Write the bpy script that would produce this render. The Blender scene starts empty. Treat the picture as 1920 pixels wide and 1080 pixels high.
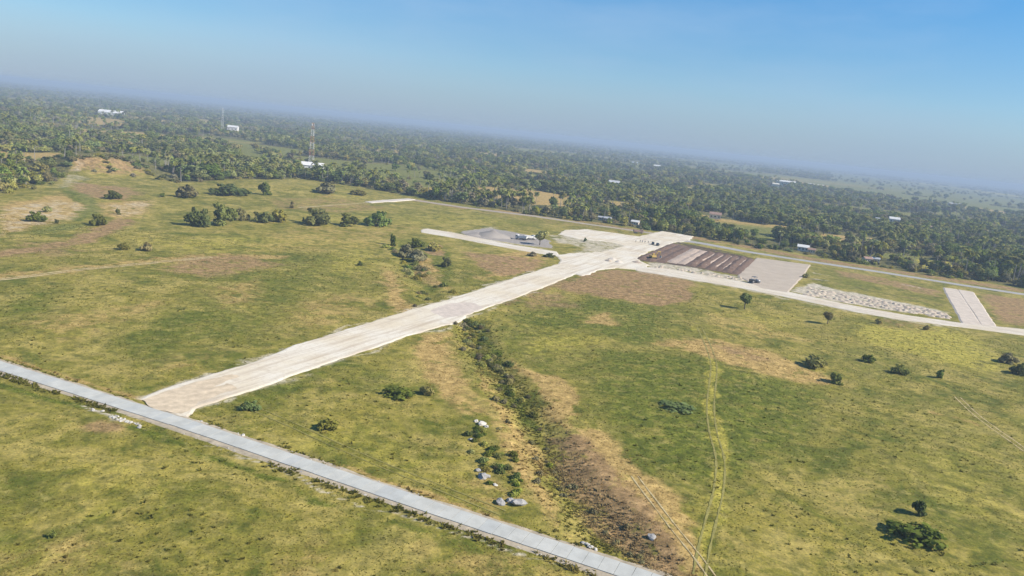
import bpy, bmesh, math, random
import numpy as np
from mathutils import Vector, Matrix
from mathutils.geometry import tessellate_polygon

random.seed(7); RNG = np.random.default_rng(11)
SC = bpy.context.scene
COL = SC.collection
R_ = math.radians

# ------------------------------------------------------------------ camera
CAM_H = 60.0
FPX, ROLL, PITCH = 1400.0, R_(6.1), R_(11.82)
_F = np.array([0, math.cos(PITCH), -math.sin(PITCH)])
_U = np.array([0, math.sin(PITCH), math.cos(PITCH)])
_R = np.array([1.0, 0, 0])
_r = math.cos(ROLL)*_R + math.sin(ROLL)*_U
_u = -math.sin(ROLL)*_R + math.cos(ROLL)*_U
cam = bpy.data.cameras.new('camera'); cam_o = bpy.data.objects.new('camera', cam); COL.objects.link(cam_o)
cam.sensor_width = 36.0; cam.lens = 36.0*FPX/1920.0
cam.clip_start = 0.5; cam.clip_end = 90000
M = Matrix(((_r[0], _u[0], -_F[0], 0), (_r[1], _u[1], -_F[1], 0), (_r[2], _u[2], -_F[2], CAM_H), (0, 0, 0, 1)))
cam_o.matrix_world = M
SC.camera = cam_o

# ------------------------------------------------------------------ sky, sun, exposure
SUN_EL, SUN_AZ = R_(36), R_(101)      # azimuth clockwise from +Y
w = bpy.data.worlds.new('World'); SC.world = w; w.use_nodes = True
nt = w.node_tree; nt.nodes.clear()
out = nt.nodes.new('ShaderNodeOutputWorld'); bg = nt.nodes.new('ShaderNodeBackground')
sky = nt.nodes.new('ShaderNodeTexSky'); sky.sky_type = 'NISHITA'; sky.sun_disc = False
sky.sun_elevation = SUN_EL; sky.sun_rotation = SUN_AZ
sky.air_density = 1.0; sky.dust_density = 0.0; sky.ozone_density = 4.0; sky.altitude = 60
tc = nt.nodes.new('ShaderNodeTexCoord')
mx = nt.nodes.new('ShaderNodeVectorMath'); mx.operation = 'MAXIMUM'; mx.inputs[1].default_value = (-10, -10, 0.004)
nt.links.new(tc.outputs['Generated'], mx.inputs[0]); nt.links.new(mx.outputs[0], sky.inputs['Vector'])
# thin high cirrus veil
mp = nt.nodes.new('ShaderNodeMapping'); mp.inputs['Scale'].default_value = (1.2, 1.2, 5.0)
nz = nt.nodes.new('ShaderNodeTexNoise'); nz.inputs['Scale'].default_value = 2.2; nz.inputs['Detail'].default_value = 5; nz.inputs['Roughness'].default_value = 0.55
rp = nt.nodes.new('ShaderNodeValToRGB'); rp.color_ramp.elements[0].position = 0.42; rp.color_ramp.elements[1].position = 0.85
rp.color_ramp.elements[0].color = (0, 0, 0, 1); rp.color_ramp.elements[1].color = (0.42, 0.42, 0.42, 1)
mxc = nt.nodes.new('ShaderNodeMixRGB'); mxc.inputs[2].default_value = (4.6, 5.6, 6.9, 1)
nt.links.new(tc.outputs['Generated'], mp.inputs[0]); nt.links.new(mp.outputs[0], nz.inputs['Vector'])
nt.links.new(nz.outputs['Fac'], rp.inputs[0]); nt.links.new(rp.outputs[0], mxc.inputs[0])
hsv = nt.nodes.new('ShaderNodeHueSaturation'); hsv.inputs['Saturation'].default_value = 1.42; hsv.inputs['Value'].default_value = 1.02
nt.links.new(sky.outputs[0], hsv.inputs['Color']); nt.links.new(hsv.outputs[0], mxc.inputs[1])
sx = nt.nodes.new('ShaderNodeSeparateXYZ'); nt.links.new(mx.outputs[0], sx.inputs[0])
hr = nt.nodes.new('ShaderNodeValToRGB'); hr.color_ramp.interpolation = 'B_SPLINE'
hr.color_ramp.elements[0].position = 0.0; hr.color_ramp.elements[0].color = (.95, .95, .95, 1)
hr.color_ramp.elements[1].position = 0.28; hr.color_ramp.elements[1].color = (0, 0, 0, 1)
e_ = hr.color_ramp.elements.new(0.08); e_.color = (.56, .56, .56, 1)
nt.links.new(sx.outputs[2], hr.inputs[0])
mh = nt.nodes.new('ShaderNodeMixRGB'); mh.inputs[2].default_value = (1.88, 2.74, 4.05, 1)   # low haze layer
nt.links.new(hr.outputs[0], mh.inputs[0]); nt.links.new(mxc.outputs[0], mh.inputs[1])
nt.links.new(mh.outputs[0], bg.inputs['Color']); bg.inputs['Strength'].default_value = 0.075
nt.links.new(bg.outputs[0], out.inputs['Surface'])

sun = bpy.data.lights.new('sun', 'SUN'); sun.energy = 4.2; sun.angle = R_(0.53); sun.color = (1.0, 0.94, 0.84)
sun_o = bpy.data.objects.new('sun', sun); COL.objects.link(sun_o)
sd = Vector((math.sin(SUN_AZ)*math.cos(SUN_EL), math.cos(SUN_AZ)*math.cos(SUN_EL), math.sin(SUN_EL)))
sun_o.rotation_euler = sd.to_track_quat('Z', 'Y').to_euler(); sun_o.location = (0, 0, 200)
vs = SC.view_settings; vs.view_transform = 'Standard'; vs.look = 'None'; vs.gamma = 1; vs.exposure = 0.95; vs.use_curve_mapping = False
SC.render.resolution_x = 1024; SC.render.resolution_y = 576
SC.render.engine = 'CYCLES'
SC.cycles.max_bounces = 5; SC.cycles.diffuse_bounces = 2; SC.cycles.volume_bounces = 0; SC.cycles.transparent_max_bounces = 6

# ------------------------------------------------------------------ helpers
def at(px, py, h=0.0):
    """survey: pixel of the photo -> place on the plain (metres)"""
    d = _F + (px-960)/FPX*_r + (540-py)/FPX*_u
    t = (h-CAM_H)/d[2]
    return float(t*d[0]), float(t*d[1])
def to_px(x, y, z):
    v = np.array([x, y, z-CAM_H]); D = v@_F
    return 960+FPX*(v@_r)/D, 540-FPX*(v@_u)/D
def W(pts): return [at(*p) for p in pts]

def vn(x, y, seed):
    xf = np.floor(x); yf = np.floor(y); fx = x-xf; fy = y-yf
    xi = xf.astype(np.int64); yi = yf.astype(np.int64)
    def h(a, b):
        v = (a*374761393 + b*668265263 + seed*1442695041) & 0xffffffff
        v = ((v ^ (v >> 13))*1274126177) & 0xffffffff
        return ((v ^ (v >> 16)) & 0xffffffff)/4294967295.0
    fx = fx*fx*(3-2*fx); fy = fy*fy*(3-2*fy)
    a = h(xi, yi)*(1-fx)+h(xi+1, yi)*fx; b = h(xi, yi+1)*(1-fx)+h(xi+1, yi+1)*fx
    return a*(1-fy)+b*fy
def fbm(x, y, lam, octv=3, seed=1):
    x = np.asarray(x, float); y = np.asarray(y, float)
    s = 0; amp = 1; tot = 0
    for k in range(octv):
        s = s+amp*vn(x/lam*2**k+17.3*k, y/lam*2**k-9.1*k, seed+k); tot += amp; amp *= .5
    return s/tot
def sstep(a, b, v):
    t = np.clip((v-a)/(b-a), 0, 1); return t*t*(3-2*t)
def seg_dist(x, y, pts, closed=False):
    best = np.full(x.shape, 1e9)
    n = len(pts)
    for i in range(n if closed else n-1):
        ax, ay = pts[i]; bx, by = pts[(i+1) % n]
        dx, dy = bx-ax, by-ay; L = dx*dx+dy*dy+1e-9
        t = np.clip(((x-ax)*dx+(y-ay)*dy)/L, 0, 1)
        best = np.minimum(best, (x-ax-t*dx)**2+(y-ay-t*dy)**2)
    return np.sqrt(best)
def inside(x, y, pts):
    c = np.zeros(x.shape, bool); n = len(pts)
    for i in range(n):
        ax, ay = pts[i]; bx, by = pts[(i+1) % n]
        if ay == by: continue
        c ^= ((ay > y) != (by > y)) & (x < (bx-ax)*(y-ay)/(by-ay)+ax)
    return c
def poly_mask(x, y, pts, soft):
    P = np.array(pts); m = np.zeros(x.shape)
    s = (x > P[:, 0].min()-soft) & (x < P[:, 0].max()+soft) & (y > P[:, 1].min()-soft) & (y < P[:, 1].max()+soft)
    if s.any():
        xs, ys = x[s], y[s]; d = seg_dist(xs, ys, pts, True); d = np.where(inside(xs, ys, pts), d, -d)
        m[s] = sstep(-soft, soft, d)
    return m
def stroke_mask(x, y, pts, wdt, soft):
    P = np.array(pts); m = np.zeros(x.shape); r = wdt+soft
    s = (x > P[:, 0].min()-r) & (x < P[:, 0].max()+r) & (y > P[:, 1].min()-r) & (y < P[:, 1].max()+r)
    if s.any(): m[s] = 1-sstep(max(0, wdt/2-soft/2), wdt/2+soft/2, seg_dist(x[s], y[s], pts))
    return m

def tag(o, label=None, cat=None, group=None, kind=None):
    if label: o['label'] = label
    if cat: o['category'] = cat
    if group: o['group'] = group
    if kind: o['kind'] = kind
    return o
def link(name, me, parent=None, loc=None):
    o = bpy.data.objects.new(name, me); COL.objects.link(o)
    if parent: o.parent = parent
    if loc is not None: o.location = loc
    return o
def np_mesh(name, V, F, mat=None, smooth=False):
    me = bpy.data.meshes.new(name)
    V = np.asarray(V, np.float32); F = np.asarray(F, np.int32); k = F.shape[1]
    me.vertices.add(len(V)); me.vertices.foreach_set('co', V.ravel())
    me.loops.add(F.size); me.loops.foreach_set('vertex_index', F.ravel())
    me.polygons.add(len(F)); me.polygons.foreach_set('loop_start', np.arange(0, F.size, k, dtype=np.int32))
    me.polygons.foreach_set('loop_total', np.full(len(F), k, np.int32))
    me.polygons.foreach_set('use_smooth', np.full(len(F), smooth))
    me.update(calc_edges=True)
    if mat: me.materials.append(mat)
    return me
def attr(me, name, data, dom='POINT'):
    a = me.attributes.new(name, 'FLOAT', dom); a.data.foreach_set('value', np.asarray(data, np.float32))
class MB:
    """collects boxes, prisms and tubes into one mesh"""
    def __init__(s): s.v = []; s.f = []; s.m = []
    def add(s, V, F, m=0):
        b = len(s.v); s.v += [tuple(p) for p in V]; s.f += [tuple(i+b for i in f) for f in F]; s.m += [m]*len(F); return s
    def box(s, c, d, m=0, rz=0, taper=1.0):
        x, y, z = (q/2 for q in d); V = []
        for sz in (-1, 1):
            t = taper if sz > 0 else 1
            for a, b in ((-1, -1), (1, -1), (1, 1), (-1, 1)):
                p = (a*x*t, b*y*t); V.append((c[0]+p[0]*math.cos(rz)-p[1]*math.sin(rz), c[1]+p[0]*math.sin(rz)+p[1]*math.cos(rz), c[2]+sz*z))
        return s.add(V, [(0, 3, 2, 1), (4, 5, 6, 7), (0, 1, 5, 4), (1, 2, 6, 5), (2, 3, 7, 6), (3, 0, 4, 7)], m)
    def prism(s, prof, y0, y1, m=0, inset=0):   # profile in x,z extruded along y
        n = len(prof); V = [(x, y0, z) for x, z in prof]+[(x, y1, z) for x, z in prof]
        return s.add(V, [tuple(range(n)), tuple(range(2*n-1, n-1, -1))]+[(i, i+n, (i+1) % n+n, (i+1) % n) for i in range(n)], m)
    def tube(s, path, rad, n=8, m=0):
        V = []; F = []; k = len(path)
        for i, p in enumerate(path):
            p = Vector(p); d = (Vector(path[min(i+1, k-1)])-Vector(path[max(i-1, 0)])).normalized()
            a = d.orthogonal().normalized(); b = d.cross(a); r = rad[i] if hasattr(rad, '__len__') else rad
            V += [p+a*math.cos(6.2832*j/n)*r+b*math.sin(6.2832*j/n)*r for j in range(n)]
        for i in range(k-1): F += [(i*n+j, i*n+(j+1) % n, (i+1)*n+(j+1) % n, (i+1)*n+j) for j in range(n)]
        F += [tuple(range(n-1, -1, -1)), tuple(range((k-1)*n, k*n))]
        return s.add(V, F, m)
    def mesh(s, name, mats, smooth=False, bevel=0):
        me = bpy.data.meshes.new(name); me.from_pydata(s.v, [], s.f)
        for mt in (mats if isinstance(mats, (list, tuple)) else [mats]): me.materials.append(mt)
        me.polygons.foreach_set('material_index', s.m); me.polygons.foreach_set('use_smooth', [smooth]*len(s.f))
        bm = bmesh.new(); bm.from_mesh(me); bmesh.ops.recalc_face_normals(bm, faces=bm.faces)
        if bevel: bmesh.ops.bevel(bm, geom=bm.edges[:], offset=bevel, segments=2, affect='EDGES', clamp_overlap=True)
        bm.to_mesh(me); bm.free()
        return me
    def build(s, name, mats, parent=None, smooth=False, bevel=0, loc=None): return link(name, s.mesh(name, mats, smooth, bevel), parent, loc)
def copy_tree(o, parent=None, loc=None, rz=None, scale=None):
    c = o.copy(); COL.objects.link(c); c.parent = parent
    if loc is not None: c.location = loc
    if rz is not None: c.rotation_euler = (0, 0, rz)
    if scale is not None: c.scale = scale if hasattr(scale, '__len__') else (scale,)*3
    for ch in list(o.children): copy_tree(ch, c)
    return c

# ------------------------------------------------------------------ materials
def mat(name, col, rough=0.9, noise=None, var=0.0, bump=0.0, metal=0.0, coords='Object', detail=4, col2=None, spec=0.25):
    m = bpy.data.materials.new(name); m.use_nodes = True; t = m.node_tree; b = t.nodes['Principled BSDF']
    b.inputs['Base Color'].default_value = (*col, 1); b.inputs['Roughness'].default_value = rough; b.inputs['Metallic'].default_value = metal
    b.inputs['Specular IOR Level'].default_value = spec
    if noise:
        tcn = t.nodes.new('ShaderNodeTexCoord'); n = t.nodes.new('ShaderNodeTexNoise'); n.inputs['Scale'].default_value = noise; n.inputs['Detail'].default_value = detail
        n.inputs['Roughness'].default_value = .6
        src = t.nodes.new('ShaderNodeNewGeometry').outputs['Position'] if coords == 'World' else tcn.outputs[coords]
        t.links.new(src, n.inputs['Vector'])
        r = t.nodes.new('ShaderNodeValToRGB'); c2 = col2 or tuple(min(1, c*(1+var)) for c in col)
        r.color_ramp.elements[0].color = (*[c*(1-var) for c in col], 1); r.color_ramp.elements[1].color = (*c2, 1)
        r.color_ramp.elements[0].position = .3; r.color_ramp.elements[1].position = .7
        t.links.new(n.outputs['Fac'], r.inputs[0]); t.links.new(r.outputs[0], b.inputs['Base Color'])
        if bump:
            bp = t.nodes.new('ShaderNodeBump'); bp.inputs['Strength'].default_value = bump; bp.inputs['Distance'].default_value = .3
            t.links.new(n.outputs['Fac'], bp.inputs['Height']); t.links.new(bp.outputs[0], b.inputs['Normal'])
    return m

def leaf_mat(name, c1, c2, tr=0.25, hue=(.455, .508)):
    m = bpy.data.materials.new(name); m.use_nodes = True; t = m.node_tree; t.nodes.clear()
    o = t.nodes.new('ShaderNodeOutputMaterial'); d = t.nodes.new('ShaderNodeBsdfDiffuse'); tl = t.nodes.new('ShaderNodeBsdfTranslucent')
    ms = t.nodes.new('ShaderNodeMixShader'); ms.inputs[0].default_value = tr
    a = t.nodes.new('ShaderNodeAttribute'); a.attribute_name = 'tone'
    oi = t.nodes.new('ShaderNodeObjectInfo')
    r = t.nodes.new('ShaderNodeMixRGB'); r.inputs[1].default_value = (*c1, 1); r.inputs[2].default_value = (*c2, 1)
    t.links.new(a.outputs['Fac'], r.inputs[0])
    hs = t.nodes.new('ShaderNodeHueSaturation')
    def rng(mul, lo, hi):
        q = t.nodes.new('ShaderNodeMath'); q.operation = 'MULTIPLY'; q.inputs[1].default_value = mul; t.links.new(oi.outputs['Random'], q.inputs[0])
        f = t.nodes.new('ShaderNodeMath'); f.operation = 'FRACT'; t.links.new(q.outputs[0], f.inputs[0])
        k = t.nodes.new('ShaderNodeMapRange'); k.inputs[3].default_value = lo; k.inputs[4].default_value = hi; t.links.new(f.outputs[0], k.inputs[0]); return k.outputs[0]
    t.links.new(rng(1, *hue), hs.inputs['Hue']); t.links.new(rng(7.13, .85, 1.15), hs.inputs['Saturation']); t.links.new(rng(13.7, .65, 1.45), hs.inputs['Value'])
    t.links.new(r.outputs[0], hs.inputs['Color'])
    for s in (d, tl): t.links.new(hs.outputs[0], s.inputs['Color'])
    t.links.new(d.outputs[0], ms.inputs[1]); t.links.new(tl.outputs[0], ms.inputs[2]); t.links.new(ms.outputs[0], o.inputs['Surface'])
    return m
L_DARK = leaf_mat('foliage_dark', (0.094, 0.131, 0.033), (0.198, 0.233, 0.059))
L_OLIVE = leaf_mat('foliage_olive', (0.187, 0.204, 0.051), (0.353, 0.343, 0.087))
L_BROWN = leaf_mat('foliage_dry', (.17, .135, .070), (.29, .235, .125), hue=(.50, .535))
L_PALM = leaf_mat('foliage_palm', (0.111, 0.148, 0.040), (0.236, 0.255, 0.072))
BARK = mat('bark', (.16, .13, .10), noise=3, var=.3)
BARK_PALM = mat('palm_bark', (.30, .27, .23), noise=3, var=.25)
GRAVEL = mat('white_gravel', (.52, .455, .375), .95, noise=.35, var=.14, bump=.25, detail=8)
def gravel_mat(name, ang, c_white, c_cream, c_tan):
    m = bpy.data.materials.new(name); m.use_nodes = True; t = m.node_tree; b = t.nodes['Principled BSDF']; b.inputs['Roughness'].default_value = .95; b.inputs['Specular IOR Level'].default_value = .1
    tcn = t.nodes.new('ShaderNodeTexCoord'); mpn = t.nodes.new('ShaderNodeMapping'); mpn.inputs['Rotation'].default_value = (0, 0, -ang); t.links.new(tcn.outputs['Object'], mpn.inputs[0])
    def nz_(sc, det, rot=False, st=(1, 1, 1)):
        n = t.nodes.new('ShaderNodeTexNoise'); n.inputs['Scale'].default_value = sc; n.inputs['Detail'].default_value = det; n.inputs['Roughness'].default_value = .65
        if rot:
            m2 = t.nodes.new('ShaderNodeMapping'); m2.inputs['Scale'].default_value = st; t.links.new(mpn.outputs[0], m2.inputs[0]); t.links.new(m2.outputs[0], n.inputs['Vector'])
        else: t.links.new(tcn.outputs['Object'], n.inputs['Vector'])
        return n.outputs['Fac']
    def rmp(f, a, c, k=1.0):
        r = t.nodes.new('ShaderNodeMapRange'); r.inputs[1].default_value = a; r.inputs[2].default_value = c; r.inputs[4].default_value = k; t.links.new(f, r.inputs[0]); return r.outputs[0]
    def mx_(f, a, c):
        n = t.nodes.new('ShaderNodeMixRGB'); t.links.new(f, n.inputs[0])
        for i, q in ((1, a), (2, c)):
            if isinstance(q, tuple): n.inputs[i].default_value = (*q, 1)
            else: t.links.new(q, n.inputs[i])
        return n.outputs[0]
    col = mx_(rmp(nz_(.045, 5), .42, .60), c_white, c_cream)
    col = mx_(rmp(nz_(1, 5, True, (.035, .55, 1)), .48, .66, .8), col, c_tan)
    col = mx_(rmp(nz_(1, 4, True, (.06, 1.3, 1)), .56, .70, .6), col, c_white)
    col = mx_(rmp(nz_(.9, 6), .52, .70, .55), col, c_tan)
    col = mx_(rmp(nz_(.13, 5), .56, .68, .55), col, tuple(c*.92 for c in c_tan))
    t.links.new(col, b.inputs['Base Color'])
    bp = t.nodes.new('ShaderNodeBump'); bp.inputs['Strength'].default_value = .3; bp.inputs['Distance'].default_value = .2; t.links.new(nz_(1.6, 6), bp.inputs['Height']); t.links.new(bp.outputs[0], b.inputs['Normal'])
    return m
GRAVEL_MAIN = gravel_mat('white_gravel_road', R_(64), (.64, .58, .475), (.59, .505, .37), (.43, .345, .25))
GRAVEL_SITE = gravel_mat('white_gravel_site', R_(-22), (.61, .55, .45), (.56, .475, .35), (.41, .335, .25))
PALEDIRT = mat('pale_dirt', (.50, .42, .335), .95, noise=.3, var=.16, bump=.25, detail=8)
TANROAD = mat('tan_dirt', (.33, .27, .205), .95, noise=.25, var=.18, bump=.2, detail=8)
GREYROAD = mat('grey_road', (.32, .30, .275), .9, noise=.3, var=.15, bump=.1, detail=8)
PADMAT = mat('grey_pad', (.40, .328, .248), .95, noise=.15, var=.1, bump=.1, detail=8)
STONE = mat('grey_stone', (.30, .285, .265), .9, noise=1.5, var=.25, bump=.5)
WSTONE = mat('white_stone', (.50, .46, .40), .9, noise=2, var=.2, bump=.5)
DSOIL = mat('dark_soil', (.140, .088, .060), .95, noise=.8, var=.35, bump=.5)
PSOIL = mat('pink_soil', (.37, .285, .22), .95, noise=.8, var=.2, bump=.5)
HEAP = mat('heap_dirt', (.45, .365, .275), .95, noise=.9, var=.22, bump=.5)
GHEAP = mat('grey_heap', (.285, .25, .215), .95, noise=.5, var=.2, bump=.5)
CONC = mat('concrete', (.50, .51, .50), .8, noise=1.2, var=.10, bump=.1, detail=8)
CBASE = mat('road_base', (.37, .305, .215), .95, noise=.6, var=.28, bump=.4, detail=7)
WPAINT = mat('white_paint', (.64, .62, .58), .7, noise=.25, var=.16)
CREAM = mat('cream_wall', (.62, .57, .46), .8, noise=.5, var=.12)
GALV = mat('metal_roof', (.40, .40, .40), .5, noise=.6, var=.15)
RUST = mat('rusty_roof', (.30, .19, .14), .7, noise=.6, var=.25)
GLASS = mat('dark_glass', (.03, .04, .05), .15, spec=.6)
TYRE = mat('tyre', (.03, .03, .03), .9)
YELLOW = mat('yellow_paint', (.42, .29, .08), .5, noise=2, var=.1)
DARKP = mat('dark_paint', (.04, .045, .05), .35, spec=.5)
REDP = mat('red_paint', (.42, .20, .12), .6)
BROWNP = mat('brown_paint', (.36, .24, .19), .6, noise=2, var=.15)
STEEL = mat('steel', (.30, .30, .30), .5, metal=.3)
SKIN = mat('skin', (.36, .22, .15), .6); HAIR = mat('hair', (.02, .017, .015), .6)
CLOTH = [mat('shirt_dark', (.06, .07, .10)), mat('shirt_grey', (.20, .20, .21)), mat('shirt_blue', (.08, .13, .25))]
TROUS = mat('trousers', (.05, .05, .06))

# ------------------------------------------------------------------ ground cover survey
GULLY = W([(875, 600), (900, 655), (945, 710), (985, 765), (1030, 850), (1080, 920), (1150, 1000), (1215, 1060)])
CREEK = W([(760, 455), (765, 490), (785, 525), (815, 560), (845, 585), (875, 600)])
CONC_LINE = [at(-60, 668), at(0, 687), at(350, 797), at(820, 956), at(1195, 1080), at(1290, 1113)]
MAIN_C = W([(300, 765), (600, 660), (830, 582), (1075, 500)])
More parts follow.
